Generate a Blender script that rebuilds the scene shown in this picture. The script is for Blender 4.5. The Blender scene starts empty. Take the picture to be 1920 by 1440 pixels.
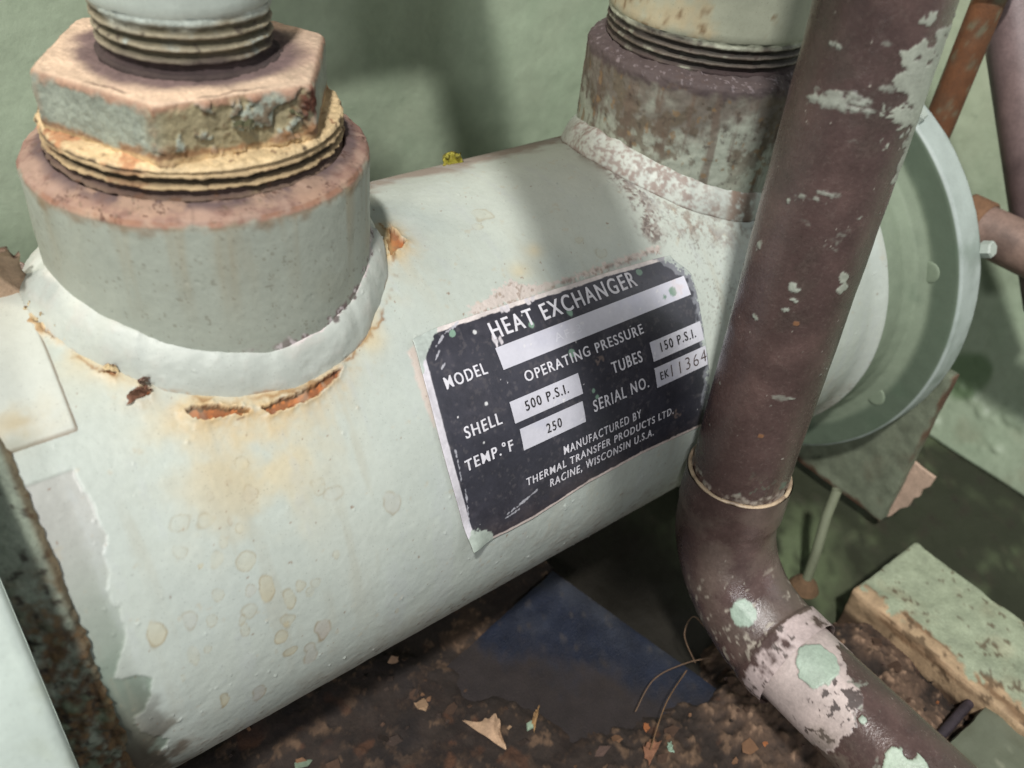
import bpy, math
import numpy as np
from mathutils import Matrix, Vector

# ------------------------------------------------------------------ camera, world, lights
# All coordinates below are in shell radii (the shell is a 5 inch pipe); U turns them into metres.
U = 0.0635
scene = bpy.context.scene
COL = scene.collection
R = math.radians

CAM = np.array([-0.99270338, -2.78175114, 2.75344344])
RIGHT = (0.78794191, -0.60932838, 0.08869312)
UP = (0.32763853, 0.53684642, 0.77746312)
FWD = (0.52134493, 0.5835365, -0.62264325)
cd = bpy.data.cameras.new('camera')
cam = bpy.data.objects.new('camera', cd)
COL.objects.link(cam)
m = Matrix.Identity(4)
for i in range(3):
    m[i][0], m[i][1], m[i][2], m[i][3] = RIGHT[i], UP[i], -FWD[i], CAM[i] * U
cam.matrix_world = m
cd.sensor_width = 36
cd.lens = 31.45
cd.clip_start = 0.005
cd.clip_end = 50
cd.dof.use_dof = True
cd.dof.focus_distance = 3.55 * U
cd.dof.aperture_fstop = 17
scene.camera = cam

w = bpy.data.worlds.new('World')
scene.world = w
w.use_nodes = True
wb = w.node_tree.nodes['Background']
wb.inputs[0].default_value = (0.92, 0.98, 1.0, 1)
wb.inputs[1].default_value = 0.19

def area(name, pos, target, size, power, color, shape='SQUARE', size_y=None):
    l = bpy.data.lights.new(name, 'AREA')
    l.energy = power
    l.color = color
    l.shape = shape
    l.size = size
    if size_y: l.size_y = size_y
    o = bpy.data.objects.new(name, l)
    COL.objects.link(o)
    o.location = Vector(pos) * U
    o.rotation_euler = (Vector(target) - Vector(pos)).to_track_quat('-Z', 'Y').to_euler()
    return o

# shop lamp high up, an added fill light lower at the left front, a warm lamp behind on the left, a cool window far to the right
area('shop_lamp', (-9.49, -10.01, 22.17), (1.3, -0.3, 0.6), 0.10, 28.5, (1.0, 0.98, 0.95))
area('front_fill', (-13, -13, 9.5), (1.0, -0.2, 0.3), 0.10, 4.5, (0.98, 0.98, 1.0))
area('warm_lamp', (-10.5, 9.5, 13), (0, 0, 1), 0.22, 6, (1.0, 0.86, 0.70))
area('window_light', (16, -10, 7), (2, -1, 0), 0.7, 6, (0.90, 0.90, 1.0), 'RECTANGLE', 0.9)

vs = scene.view_settings
vs.view_transform = 'Standard'
vs.look = 'None'
vs.exposure = 0.0
vs.gamma = 1.0
vs.use_curve_mapping = False
scene.cycles.max_bounces = 6

# ------------------------------------------------------------------ marks on the shell: (length along the axis, angle round it)
CRACKS={'A': [[-0.365, 0.989], [-0.337, 0.993], [-0.275, 0.975], [-0.215, 0.946], [-0.175, 0.921], [-0.201, 0.915], [-0.257, 0.931], [-0.308, 0.938], [-0.353, 0.955]], 'B': [[-0.142, 0.914], [-0.078, 0.918], [-0.001, 0.917], [0.062, 0.925], [0.132, 0.945], [0.176, 0.95], [0.149, 0.928], [0.092, 0.902], [0.024, 0.884], [-0.055, 0.883], [-0.121, 0.885]], 'C': [[0.665, 1.467], [0.677, 1.425], [0.664, 1.386], [0.677, 1.363], [0.653, 1.348], [0.625, 1.332], [0.597, 1.326], [0.575, 1.309], [0.582, 1.339], [0.606, 1.399], [0.629, 1.404], [0.647, 1.438]], 'D': [[-0.501, 1.091], [-0.473, 1.107], [-0.44, 1.116], [-0.424, 1.098], [-0.436, 1.075], [-0.469, 1.076]], 'E': [[-0.643, 1.572], [-0.622, 1.567], [-0.639, 1.523]], 'F': [[-0.643, 1.493], [-0.612, 1.483], [-0.623, 1.459], [-0.635, 1.462]], 'G': [[-0.632, 1.461], [-0.615, 1.43], [-0.599, 1.398], [-0.566, 1.391], [-0.578, 1.375], [-0.607, 1.383], [-0.628, 1.422]], 'H': [[-0.595, 1.355], [-0.577, 1.347], [-0.566, 1.33], [-0.583, 1.332]], 'I': [[-0.542, 1.208], [-0.515, 1.21], [-0.487, 1.198], [-0.505, 1.178]]}
SAG=[[-0.717, 0.938], [-0.719, 0.9], [-0.7, 0.815], [-0.707, 0.735], [-0.74, 0.603], [-0.753, 0.537], [-0.74, 0.469], [-0.744, 0.429], [-0.783, 0.35], [-0.823, 0.29], [-0.81, 0.273], [-0.764, 0.263], [-0.72, 0.22], [-0.746, 0.159], [-0.777, 0.106], [-0.808, 0.102], [-0.807, 0.048], [-0.786, -0.013], [-0.731, -0.092], [-0.741, -0.124], [-0.766, -0.173], [-0.739, -0.281], [-0.775, -0.311]]
DROPS=[[-0.27, 0.667, 0.028, 0.025, 0.3], [-0.429, 0.645, 0.031, 0.032, 0.35], [-0.499, 0.662, 0.033, 0.029, 0.12], [-0.531, 0.581, 0.021, 0.023, 0.12], [-0.436, 0.517, 0.027, 0.028, 0.3], [-0.356, 0.468, 0.031, 0.036, 0.45], [-0.314, 0.344, 0.026, 0.044, 0.9], [-0.367, 0.365, 0.017, 0.021, 0.35], [-0.387, 0.296, 0.029, 0.03, 0.3], [-0.416, 0.275, 0.014, 0.02, 0.35], [-0.417, 0.231, 0.014, 0.029, 0.3], [-0.253, 0.259, 0.021, 0.047, 0.6], [-0.209, 0.294, 0.018, 0.023, 0.5], [-0.179, 0.251, 0.016, 0.024, 0.3], [-0.274, 0.183, 0.029, 0.03, 0.5], [-0.307, 0.123, 0.022, 0.032, 0.8], [-0.154, 0.056, 0.03, 0.058, 0.9], [-0.671, 0.37, 0.032, 0.042, 0.75], [-0.566, 0.357, 0.025, 0.034, 0.3], [-0.508, 0.321, 0.016, 0.021, 0.25], [-0.468, 0.401, 0.018, 0.022, 0.3], [-0.209, -0.054, 0.031, 0.065, 0.55], [-0.282, 0.029, 0.027, 0.022, 0.8], [-0.408, -0.117, 0.028, 0.046, 0.7], [-0.53, -0.047, 0.019, 0.031, 0.9], [-0.591, 0.228, 0.016, 0.043, 0.3], [-0.545, 0.228, 0.013, 0.016, 0.3], [-0.34, 0.578, 0.014, 0.018, 0.2], [-0.4, 0.56, 0.014, 0.019, 0.3], [-0.362, 0.612, 0.009, 0.017, 0.4], [-0.059, 0.345, 0.014, 0.018, 0.4], [-0.489, 0.515, 0.009, 0.009, 0.8], [-0.283, 0.17, 0.011, 0.012, 0.9], [-0.153, 0.276, 0.022, 0.022, 0.2], [-0.391, 0.71, 0.011, 0.015, 0.12], [-0.05, 0.598, 0.025, 0.03, 0.15], [-0.64, 0.164, 0.008, 0.015, 0.2], [1.068, 1.398, 0.051, 0.042, 0.25], [1.002, 1.339, 0.025, 0.02, 0.3], [0.187, 0.43, 0.031, 0.046, 0.4], [-0.008, 0.556, 0.039, 0.035, 0.15], [-0.262, 0.766, 0.025, 0.023, 0.25], [1.392, 1.128, 0.022, 0.016, 0.3], [0.152, -0.067, 0.01, 0.019, 0.7], [-0.33, 1.093, 0.023, 0.021, 0.2], [1.464, 1.036, 0.03, 0.026, 0.2]]
DIRT=[[2.062, 2.092], [2.201, 2.01], [2.049, 1.724], [2.091, 1.57], [2.08, 1.446], [1.936, 1.273], [1.892, 1.11], [1.832, 0.996], [1.756, 0.977], [1.7, 1.056], [1.744, 1.179], [1.769, 1.3], [1.803, 1.482], [1.833, 1.659]]
DIRT2=[[1.917, 1.265], [2.079, 1.045], [2.153, 0.981], [2.227, 0.907], [2.188, 0.846], [2.063, 0.911], [1.909, 0.995], [1.877, 1.092]]
RESID=[[0.737, 0.977], [0.751, 1.002], [0.851, 1.011], [0.977, 1.057], [1.031, 1.014], [1.166, 0.984], [1.254, 0.988], [1.358, 0.989], [1.507, 0.983], [1.648, 0.981], [1.781, 0.983], [1.762, 0.955], [1.64, 0.957], [1.414, 0.959], [1.199, 0.968], [1.053, 0.958], [0.922, 0.964]]
RESID2=[[0.438, 0.921], [0.421, 0.832], [0.421, 0.718], [0.424, 0.635], [0.437, 0.712], [0.448, 0.833], [0.463, 0.934]]
YEL=[[1.042, 1.075, 0.05], [1.158, 1.146, 0.04], [-0.297, 0.835, 0.2], [-0.241, 0.702, 0.22], [-0.378, 0.978, 0.1], [-0.046, 0.812, 0.12], [-0.453, 1.167, 0.1], [-0.592, 1.315, 0.09], [0.548, 1.216, 0.05], [0.48, 1.136, 0.05], [0.591, 1.347, 0.08], [-0.814, 1.156, 0.12], [0.33, 1.002, 0.05]]
# ------------------------------------------------------------------ numpy helpers
F32 = np.float32

def _h(ix, iy, iz, seed):
    h = (ix.astype(np.uint32) * np.uint32(374761393) + iy.astype(np.uint32) * np.uint32(668265263)
         + iz.astype(np.uint32) * np.uint32(2246822519) + np.uint32(seed * 974711 + 77))
    h = (h ^ (h >> np.uint32(13))) * np.uint32(1274126177)
    h = (h ^ (h >> np.uint32(16))) * np.uint32(2654435761)
    h = h ^ (h >> np.uint32(15))
    return (h & np.uint32(0xffffff)).astype(F32) / F32(16777215.0)

def vnoise(P, seed=0):
    P = np.asarray(P, F32)
    f = np.floor(P)
    t = P - f
    t = t * t * (3 - 2 * t)
    i = f.astype(np.int64) + 100000
    x, y, z = i[..., 0], i[..., 1], i[..., 2]
    def L(dx):
        def M(dy):
            a = _h(x + dx, y + dy, z, seed)
            b = _h(x + dx, y + dy, z + 1, seed)
            return a + (b - a) * t[..., 2]
        a = M(0); b = M(1)
        return a + (b - a) * t[..., 1]
    a = L(0); b = L(1)
    return (a + (b - a) * t[..., 0]) * 2 - 1

def fbm(P, scale=1.0, octs=4, seed=0, gain=0.5):
    P = np.asarray(P, F32) * F32(scale)
    s = 0; a = 1.0; n = 0
    for k in range(octs):
        s = s + a * vnoise(P * F32(2.03 ** k) + F32(k * 17.3), seed + k)
        n += a; a *= gain
    return s / n * 1.6

def sm(x, a, b):
    t = np.clip((x - a) / (b - a), 0, 1)
    return t * t * (3 - 2 * t)

def mix(c, mask, col):
    col = np.asarray(col, F32)
    if col.shape[-1] == 3: col = np.concatenate([col, np.full(col.shape[:-1] + (1,), 0.5, F32)], -1)
    return c + (col - c) * np.asarray(mask, F32)[..., None]

def C(r, g, b, k=0.72, rough=0.5):
    s = np.array([r, g, b], F32) / 255
    l = np.where(s <= 0.04045, s / 12.92, ((s + 0.055) / 1.055) ** 2.4) * k
    return np.array([l[0], l[1], l[2], rough], F32)

def full(shape, c):
    return np.broadcast_to(np.asarray(c, F32), tuple(shape) + (4,)).copy()

def polysdf(x, y, poly):
    """signed distance (inside negative) to a polygon"""
    p = np.array(poly, F32)
    d = np.full(x.shape, 1e9, F32)
    ins = np.zeros(x.shape, bool)
    n = len(p)
    for i in range(n):
        ax, ay = p[i]; bx, by = p[(i + 1) % n]
        ex, ey = bx - ax, by - ay
        t = np.clip(((x - ax) * ex + (y - ay) * ey) / (ex * ex + ey * ey + 1e-12), 0, 1)
        d = np.minimum(d, (x - ax - t * ex) ** 2 + (y - ay - t * ey) ** 2)
        if ay != by:
            c = ((ay > y) != (by > y)) & (x < (bx - ax) * (y - ay) / (by - ay) + ax)
            ins ^= c
    d = np.sqrt(d)
    return np.where(ins, -d, d)

ORIGIN = {}

def link(o, parent):
    COL.objects.link(o)
    if parent is not None:
        o.parent = parent
        ORIGIN[o.name] = ORIGIN[parent.name]

def thing(name, label, cat, loc=(0, 0, 0), group=None, kind=None):
    o = bpy.data.objects.new(name, None)
    COL.objects.link(o)
    o.location = Vector(loc) * U
    o.empty_display_size = 0.01
    ORIGIN[o.name] = np.array(loc, float)
    o['label'] = label
    o['category'] = cat
    if group: o['group'] = group
    if kind: o['kind'] = kind
    return o

def mesh(name, V, F, mat, parent=None, col=None, smooth=True, origin=None, label=None, cat=None, group=None, kind=None):
    V = np.asarray(V, float).reshape(-1, 3)
    org = ORIGIN[parent.name] if parent is not None else np.array(origin if origin is not None else (0, 0, 0), float)
    me = bpy.data.meshes.new(name)
    Vl = (V - org) * U
    if isinstance(F, np.ndarray):
        k = F.shape[1]
        me.vertices.add(len(Vl)); me.vertices.foreach_set('co', Vl.astype(F32).ravel())
        me.loops.add(F.size); me.loops.foreach_set('vertex_index', F.astype(np.int32).ravel())
        me.polygons.add(len(F)); me.polygons.foreach_set('loop_start', (np.arange(len(F)) * k).astype(np.int32))
        me.polygons.foreach_set('loop_total', np.full(len(F), k, np.int32))
        me.update(calc_edges=True)
    else:
        me.from_pydata(Vl.tolist(), [], F)
        me.update()
    me.polygons.foreach_set('use_smooth', np.full(len(me.polygons), smooth, bool))
    if col is None: col = C(150, 150, 150)
    col = np.asarray(col, F32)
    if col.ndim == 1: col = full((len(V),), col)
    a = me.color_attributes.new('col', 'FLOAT_COLOR', 'POINT')
    a.data.foreach_set('color', col.reshape(-1, 4).astype(F32).ravel())
    me.materials.append(mat)
    o = bpy.data.objects.new(name, me)
    COL.objects.link(o)
    if parent is not None:
        o.parent = parent
        ORIGIN[o.name] = ORIGIN[parent.name]
    else:
        o.location = Vector(org) * U
        ORIGIN[o.name] = org
    if label: o['label'] = label
    if cat: o['category'] = cat
    if group: o['group'] = group
    if kind: o['kind'] = kind
    return o

def gridfaces(nu, nv, wu=False, wv=False):
    iu = np.arange(nu if wu else nu - 1); iv = np.arange(nv if wv else nv - 1)
    a, b = np.meshgrid(iu, iv, indexing='ij')
    a2 = (a + 1) % nu; b2 = (b + 1) % nv
    return np.stack([a * nv + b, a2 * nv + b, a2 * nv + b2, a * nv + b2], -1).reshape(-1, 4)

def densify(prof, step):
    out = [prof[0]]
    for a, b in zip(prof[:-1], prof[1:]):
        n = max(1, int(math.ceil(math.dist(a, b) / step)))
        for k in range(1, n + 1): out.append((a[0] + (b[0] - a[0]) * k / n, a[1] + (b[1] - a[1]) * k / n))
    return np.array(out, float)

FZ = (np.array([1., 0, 0]), np.array([0, 1., 0]), np.array([0, 0, 1.]))   # axis up
FX = (np.array([0, -1., 0]), np.array([0, 0, 1.]), np.array([1., 0, 0]))  # axis along the shell; angle 0 = towards the camera side, 90 = up
FY = (np.array([1., 0, 0]), np.array([0, 0, 1.]), np.array([0, -1., 0]))  # axis towards the viewer

def revolve(name, prof, nphi, base, frame, mat, parent=None, step=0.02, disp=None, colf=None, col=None, **kw):
    """surface of revolution; prof = (radius, height) pairs; disp(P, phi, r, z, i) moves along the profile normal"""
    p = densify(prof, step)
    t = np.gradient(p, axis=0)
    n = np.stack([t[:, 1], -t[:, 0]], 1)
    n /= np.linalg.norm(n, axis=1)[:, None] + 1e-9
    phi = np.linspace(0, 2 * np.pi, nphi, endpoint=False)
    ex, ey, ez = frame
    rad = np.cos(phi)[:, None, None] * ex + np.sin(phi)[:, None, None] * ey
    P = np.array(base) + rad * p[None, :, 0, None] + ez * p[None, :, 1, None]
    N = rad * n[None, :, 0, None] + ez * n[None, :, 1, None]
    ph = np.broadcast_to(phi[:, None], P.shape[:2]); rr = np.broadcast_to(p[None, :, 0], P.shape[:2]); zz = np.broadcast_to(p[None, :, 1], P.shape[:2])
    if disp is not None:
        P = P + N * disp(P, ph, rr, zz)[..., None]
    c = colf(P, ph, rr, zz) if colf is not None else col
    if c is not None and np.asarray(c).ndim == 3: c = c.reshape(-1, 4)
    return mesh(name, P, gridfaces(nphi, len(p), wu=True), mat, parent, c, **kw)

def box(x0, x1, y0, y1, z0, z1, bev=0.0):
    V = np.array([(x, y, z) for x in (x0, x1) for y in (y0, y1) for z in (z0, z1)], float)
    F = [(0, 1, 3, 2), (4, 6, 7, 5), (0, 4, 5, 1), (2, 3, 7, 6), (0, 2, 6, 4), (1, 5, 7, 3)]
    return V, F

def boxgrid(name, x0, x1, y0, y1, z0, z1, step, mat, parent=None, disp=0.0, dscale=8, colf=None, rnd=0.02, **kw):
    """box built from six fine grids with rounded, uneven edges"""
    Vs, Fs = [], []; off = 0
    lo = np.array([x0, y0, z0], float); hi = np.array([x1, y1, z1], float)
    for ax in range(3):
        u, v = [k for k in range(3) if k != ax]
        nu = max(2, int((hi[u] - lo[u]) / step) + 1); nv = max(2, int((hi[v] - lo[v]) / step) + 1)
        for side in (0, 1):
            a, b = np.meshgrid(np.linspace(lo[u], hi[u], nu), np.linspace(lo[v], hi[v], nv), indexing='ij')
            P = np.zeros((nu, nv, 3)); P[..., u] = a; P[..., v] = b; P[..., ax] = (lo, hi)[side][ax]
            f = gridfaces(nu, nv)
            Fs.append(f + off); Vs.append(P.reshape(-1, 3)); off += nu * nv
    P = np.concatenate(Vs); F = np.concatenate(Fs)
    q = np.clip(P, lo + rnd, hi - rnd); d = P - q; L = np.linalg.norm(d, axis=1)
    N = d / (L[:, None] + 1e-9)
    P = q + N * np.minimum(L, rnd)[:, None]
    if disp: P = P + N * (fbm(P, dscale, 4, 31) * disp)[:, None]
    c = colf(P, N) if colf else None
    if c is None: c = kw.pop('col', None)
    return mesh(name, P, F, mat, parent, c, **kw)

def sweep(path, rad, n=16):
    """round tube along a polyline, rad scalar or array"""
    path = np.array(path, float); k = len(path)
    rad = np.broadcast_to(np.asarray(rad, float), (k,))
    T = np.gradient(path, axis=0); T /= np.linalg.norm(T, axis=1)[:, None]
    a = np.array([0.31, 0.17, 0.93]); a -= T[0] * (a @ T[0]); a /= np.linalg.norm(a)
    A = []
    for i in range(k):
        a = a - T[i] * (a @ T[i]); a = a / np.linalg.norm(a); A.append(a)
    A = np.array(A); B = np.cross(T, A)
    ph = np.linspace(0, 2 * np.pi, n, endpoint=False)
    P = path[:, None] + rad[:, None, None] * (np.cos(ph)[None, :, None] * A[:, None] + np.sin(ph)[None, :, None] * B[:, None])
    return P, gridfaces(k, n, wv=True), A, B, T

# ------------------------------------------------------------------ materials (all node based)
def wmat(name, var=0.16, s1=90, s2=900, bump=0.25, bscale=1400, metal=0.0, rough_add=0.0, spec=0.5, speck=0.0):
    mt = bpy.data.materials.new(name)
    mt.use_nodes = True
    nt = mt.node_tree; N = nt.nodes; L = nt.links
    bs = N['Principled BSDF']
    at = N.new('ShaderNodeAttribute'); at.attribute_name = 'col'
    tc = N.new('ShaderNodeTexCoord')
    def noise(scale, det, rough=0.6):
        n = N.new('ShaderNodeTexNoise'); n.inputs['Scale'].default_value = scale
        n.inputs['Detail'].default_value = det; n.inputs['Roughness'].default_value = rough
        L.new(tc.outputs['Object'], n.inputs['Vector']); return n
    def mr(src, a, b, lo, hi):
        r = N.new('ShaderNodeMapRange'); r.inputs[1].default_value = a; r.inputs[2].default_value = b
        r.inputs[3].default_value = lo; r.inputs[4].default_value = hi
        L.new(src, r.inputs[0]); return r.outputs[0]
    n1 = noise(s1, 5); n2 = noise(s2, 4)
    v1 = mr(n1.outputs['Fac'], 0.3, 0.7, 1 - var, 1 + var)
    v2 = mr(n2.outputs['Fac'], 0.3, 0.7, 1 - var * 0.6, 1 + var * 0.6)
    mul = N.new('ShaderNodeMath'); mul.operation = 'MULTIPLY'; L.new(v1, mul.inputs[0]); L.new(v2, mul.inputs[1])
    vm = N.new('ShaderNodeVectorMath'); vm.operation = 'SCALE'
    L.new(at.outputs['Color'], vm.inputs[0]); L.new(mul.outputs[0], vm.inputs['Scale'])
    outc = vm.outputs[0]
    if speck > 0:                       # fine dark dust specks
        n3 = noise(2600, 2, 0.4)
        f = mr(n3.outputs['Fac'], 0.66, 0.74, 0.0, speck)
        mx = N.new('ShaderNodeMix'); mx.data_type = 'RGBA'
        L.new(f, mx.inputs[0]); L.new(outc, mx.inputs[6]); mx.inputs[7].default_value = (0.06, 0.05, 0.04, 1)
        outc = mx.outputs[2]
    L.new(outc, bs.inputs['Base Color'])
    ra = N.new('ShaderNodeMath'); ra.operation = 'MULTIPLY_ADD'; ra.use_clamp = True
    L.new(n2.outputs['Fac'], ra.inputs[0]); ra.inputs[1].default_value = 0.25
    rb = N.new('ShaderNodeMath'); rb.operation = 'ADD'; rb.inputs[1].default_value = -0.125 + rough_add
    L.new(at.outputs['Alpha'], rb.inputs[0]); L.new(rb.outputs[0], ra.inputs[2])
    L.new(ra.outputs[0], bs.inputs['Roughness'])
    bs.inputs['Metallic'].default_value = metal
    bs.inputs['Specular IOR Level'].default_value = spec
    if bump:
        bn = noise(bscale, 5, 0.65)
        b = N.new('ShaderNodeBump'); b.inputs['Strength'].default_value = bump; b.inputs['Distance'].default_value = 0.0006
        L.new(bn.outputs['Fac'], b.inputs['Height']); L.new(b.outputs[0], bs.inputs['Normal'])
    return mt

M_SHELL = wmat('mint_grey_paint', var=0.05, s1=70, s2=700, bump=0.10, bscale=900, speck=0.25)
M_PAINT = wmat('aged_green_paint', var=0.07, s1=110, s2=900, bump=0.10, bscale=900, speck=0.30)
M_CRUST = wmat('rusty_crusted_paint', var=0.22, s1=160, s2=1300, bump=0.5, bscale=1500, speck=0.5)
M_COPPER = wmat('tarnished_copper', var=0.2, s1=120, s2=1000, bump=0.25, bscale=1300, spec=0.7)
M_WALL = wmat('green_machine_paint', var=0.10, s1=25, s2=260, bump=0.35, bscale=420, speck=0.2)
M_DIRT = wmat('brown_dirt', var=0.35, s1=130, s2=800, bump=0.6, bscale=900, speck=0.5)
M_FOIL = wmat('silver_foil', var=0.06, s1=120, s2=900, bump=0.12, bscale=700, metal=0.12)
M_BLACK = wmat('black_label_ink', var=0.2, s1=110, s2=800, bump=0.12, bscale=700)
M_INK = wmat('printed_ink', var=0.1, s1=200, s2=2000, bump=0)
M_BARE = wmat('weathered_wood_and_card', var=0.2, s1=150, s2=900, bump=0.6, bscale=1000)

# palette (surface colours)
MINT = C(205, 213, 203, 0.72, 0.46)
OLDMINT = C(160, 176, 158, 0.70, 0.42)
GREYGREEN = C(186, 196, 184, 0.74, 0.5)
PINK = C(222, 205, 200, 0.74, 0.6)
RUST = C(190, 105, 50, 0.65, 0.85)
ORANGE = C(204, 116, 56, 0.68, 0.85)
RUSTDK = C(110, 62, 44, 0.6, 0.9)
DARK = C(52, 40, 34, 0.6, 0.9)
TAN = C(205, 178, 140, 0.7, 0.7)
CREAM = C(236, 208, 160, 0.74, 0.6)
PRIMER = C(182, 152, 134, 0.70, 0.75)
PURPLE = C(98, 80, 80, 0.6, 0.8)
OLIVE = C(120, 118, 88, 0.6, 0.7)
GREEN = C(128, 150, 122, 0.70, 0.55)
GREENDK = C(84, 106, 82, 0.6, 0.55)
BROWN = C(86, 66, 52, 0.6, 0.9)
COPPER = C(96, 77, 73, 0.64, 0.20)

# ------------------------------------------------------------------ heat exchanger
hx = thing('heat_exchanger', 'pale mint painted cylindrical heat exchanger with a black data plate and two threaded nozzles', 'heat exchanger', (1.2, 0, -1.4))
X2 = 2.4614
RN = 0.551
HN = 1.4395

def shell_part():
    xs = np.concatenate([np.arange(-0.86, 2.3, 0.0046), np.arange(2.3, 3.21, 0.009)])
    th = np.concatenate([np.arange(R(-45), R(118), 0.0052), np.arange(R(118), R(315), 0.05)])
    X, T = np.meshgrid(xs, th, indexing='ij')
    X = X.astype(F32); T = T.astype(F32)
    P = np.stack([X, -np.cos(T), np.sin(T)], -1)
    c = full(X.shape, MINT)
    d = np.zeros(X.shape, F32)
    n_lo = fbm(P, 2.2, 3, 1); n_md = fbm(P, 9, 4, 5); n_hi = fbm(P, 38, 4, 9); n_sp = fbm(P, 85, 3, 13)
    # broad uneven tone of the paint
    c = mix(c, 0.35 * sm(n_lo + 0.4 * n_md, -0.2, 0.9), C(208, 214, 203, 0.75, 0.46))
    c = mix(c, 0.30 * sm(-n_lo + 0.5 * n_md, 0.0, 1.0), C(196, 206, 202, 0.74, 0.42))
    d += 0.0012 * n_md + 0.0006 * n_hi
    # yellowed areas
    for fx, fs, fr in YEL:
        g = np.exp(-(((X - fx) / fr) ** 2 + ((T - fs) / (fr * 0.9)) ** 2))
        c = mix(c, 0.50 * g * sm(n_md, -0.8, 0.6), C(226, 205, 158, 0.74, 0.45))
    # older darker paint left of the sagging edge
    wx = X + 0.010 * n_hi
    sd = polysdf(wx, T, [(-1.2, 0.938)] + SAG + [(-1.2, -0.45)])
    m_s = sm(-sd, -0.002, 0.006)
    c = mix(c, m_s * 0.85, C(172, 184, 170, 0.70, 0.42))
    c = mix(c, m_s * sm(T, 0.35, 0.85) * 0.6, C(208, 204, 200, 0.72, 0.4))  # pinkish lit tone of the upper part, put into the colour
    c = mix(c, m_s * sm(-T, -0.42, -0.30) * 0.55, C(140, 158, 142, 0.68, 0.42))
    d -= m_s * 0.004
    # dirt creeping off the crusty seam
    e = sm(0.09 * (1 + n_md) + 0.07 * sm(-T, -0.5, 0.3) - (X + 0.855), 0.0, 0.05)
    c = mix(c, e * sm(0.35 - T, 0.0, 0.5) * 0.9, C(104, 92, 76, 0.6, 0.85))
    # drip rings
    rng = np.random.RandomState(4)
    for fx, fs, rx, ry, al in DROPS:
        k = (np.abs(X - fx) < rx * 2.2) & (np.abs(T - fs) < ry * 2.2)
        if not k.any(): continue
        wob = 0.30 * fbm(P[k] + rng.rand() * 50, 26, 2, 3)
        a = rng.uniform(-0.5, 0.5)
        ux = (X[k] - fx) / rx; uy = (T[k] - fs) / ry
        q = np.hypot(ux * math.cos(a) - uy * math.sin(a), (ux * math.sin(a) + uy * math.cos(a)) * (1 + 0.25 * ux)) + wob
        fill = sm(1.0 - q, 0.0, 0.12); ring = np.exp(-((q - 0.93) / 0.10) ** 2)
        cc = c[k]
        warm = C(214, 196, 148, 0.72, 0.5) if rng.rand() < 0.75 else C(196, 176, 160, 0.72, 0.5)
        cc = mix(cc, 0.55 * al * fill * (0.65 + 0.35 * sm(-uy, -1, 1)), warm)
        cc = mix(cc, np.clip(0.22 + 0.45 * al, 0, .6) * ring * sm(fbm(P[k], 30, 2, 8), -0.9, 0.2), C(166, 142, 96, 0.66, 0.5))
        c[k] = cc
    # splits in the paint around the first weld: rust below, lifted paint lips above
    for key, poly in CRACKS.items():
        pa = np.array(poly); lo = pa.min(0) - 0.14; hi = pa.max(0) + 0.14; lo[1] -= 0.25
        k = (X > lo[0]) & (X < hi[0]) & (T > lo[1]) & (T < hi[1])
        x = X[k] + 0.007 * n_hi[k]; t = T[k] + 0.005 * n_sp[k] + 0.004 * n_hi[k]
        s = polysdf(x, t, poly)
        cc = c[k]; big = key in 'ABC'
        halo = np.exp(-np.maximum(s, 0) / (0.035 if big else 0.018))
        cc = mix(cc, (0.62 if big else 0.40) * halo * sm(n_hi[k], -1.1, 0.4), C(226, 176, 96, 0.72, 0.6))
        if big:     # drip stain below
            xx = (X[k] - pa[:, 0].mean()) / (0.6 * (pa[:, 0].max() - pa[:, 0].min()))
            dr = np.exp(-(xx / 0.75) ** 2) * sm(pa[:, 1].min() - T[k], -0.02, 0.01) * np.exp(-np.maximum(pa[:, 1].min() - T[k], 0) / 0.12)
            cc = mix(cc, 0.42 * dr * sm(fbm(np.stack([x * 30, t * 3, 0 * x], -1), 1, 3, 6), -0.7, 0.6), C(226, 196, 140, 0.72, 0.6))
        ins = sm(-s, -0.002, 0.003)
        up = polysdf(x, t - 0.013, poly)        # band just under the upper lip
        cc = mix(cc, ins, ORANGE if key in 'AB' else RUST)
        cc = mix(cc, ins * sm(n_hi[k] + 0.4 * n_sp[k], -0.3, 0.4) * 0.85, C(140, 76, 44, 0.62, 0.9) if key in 'AB' else C(150, 92, 66, .62, .9))
        lip = ins * sm(-polysdf(x, t + 0.012, poly), -0.004, -0.02)
        up_lip = ins * sm(polysdf(x, t + (0.011 if big else 0.005), poly), -0.001, 0.004)
        cc = mix(cc, up_lip * 0.95, C(70, 38, 24, 0.6, 0.9))  # dark line under the upper lip: its shadow added to the rust colour
        c[k] = cc
        d[k] += -0.012 * ins + (0.018 if big else 0.010) * np.exp(-np.maximum(s, 0) / 0.016) * (1 - ins)
    # thin rusty hairline following the foot of the first weld
    rad = np.hypot(X, np.cos(T)); az = np.arctan2(-np.cos(T), X)
    rw = 0.592 + 0.055 * (X / np.maximum(rad, .01)) ** 2
    k = (rad < 0.78) & (T < 1.75)
    hl = np.exp(-((rad[k] - rw[k] - 0.004 - 0.012 * n_hi[k]) / 0.008) ** 2) * sm(n_md[k] + 0.3 * n_hi[k] + 0.5 * sm(np.cos(az[k] - R(315)), .5, 1), -0.05, 0.4)
    c[k] = mix(c[k], 0.9 * hl, C(150, 96, 46, 0.6, 0.8))
    st = np.exp(-np.maximum(rad[k] - rw[k], 0) / 0.035) * sm(n_md[k], -0.7, 0.7)
    c[k] = mix(c[k], 0.40 * st, C(228, 198, 140, 0.74, 0.6))
    # grey brown dust below and beside the second nozzle
    s1 = polysdf(X + 0.03 * n_hi, T + 0.03 * n_md, DIRT)
    dm = sm(-s1, -0.03, 0.07)
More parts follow.
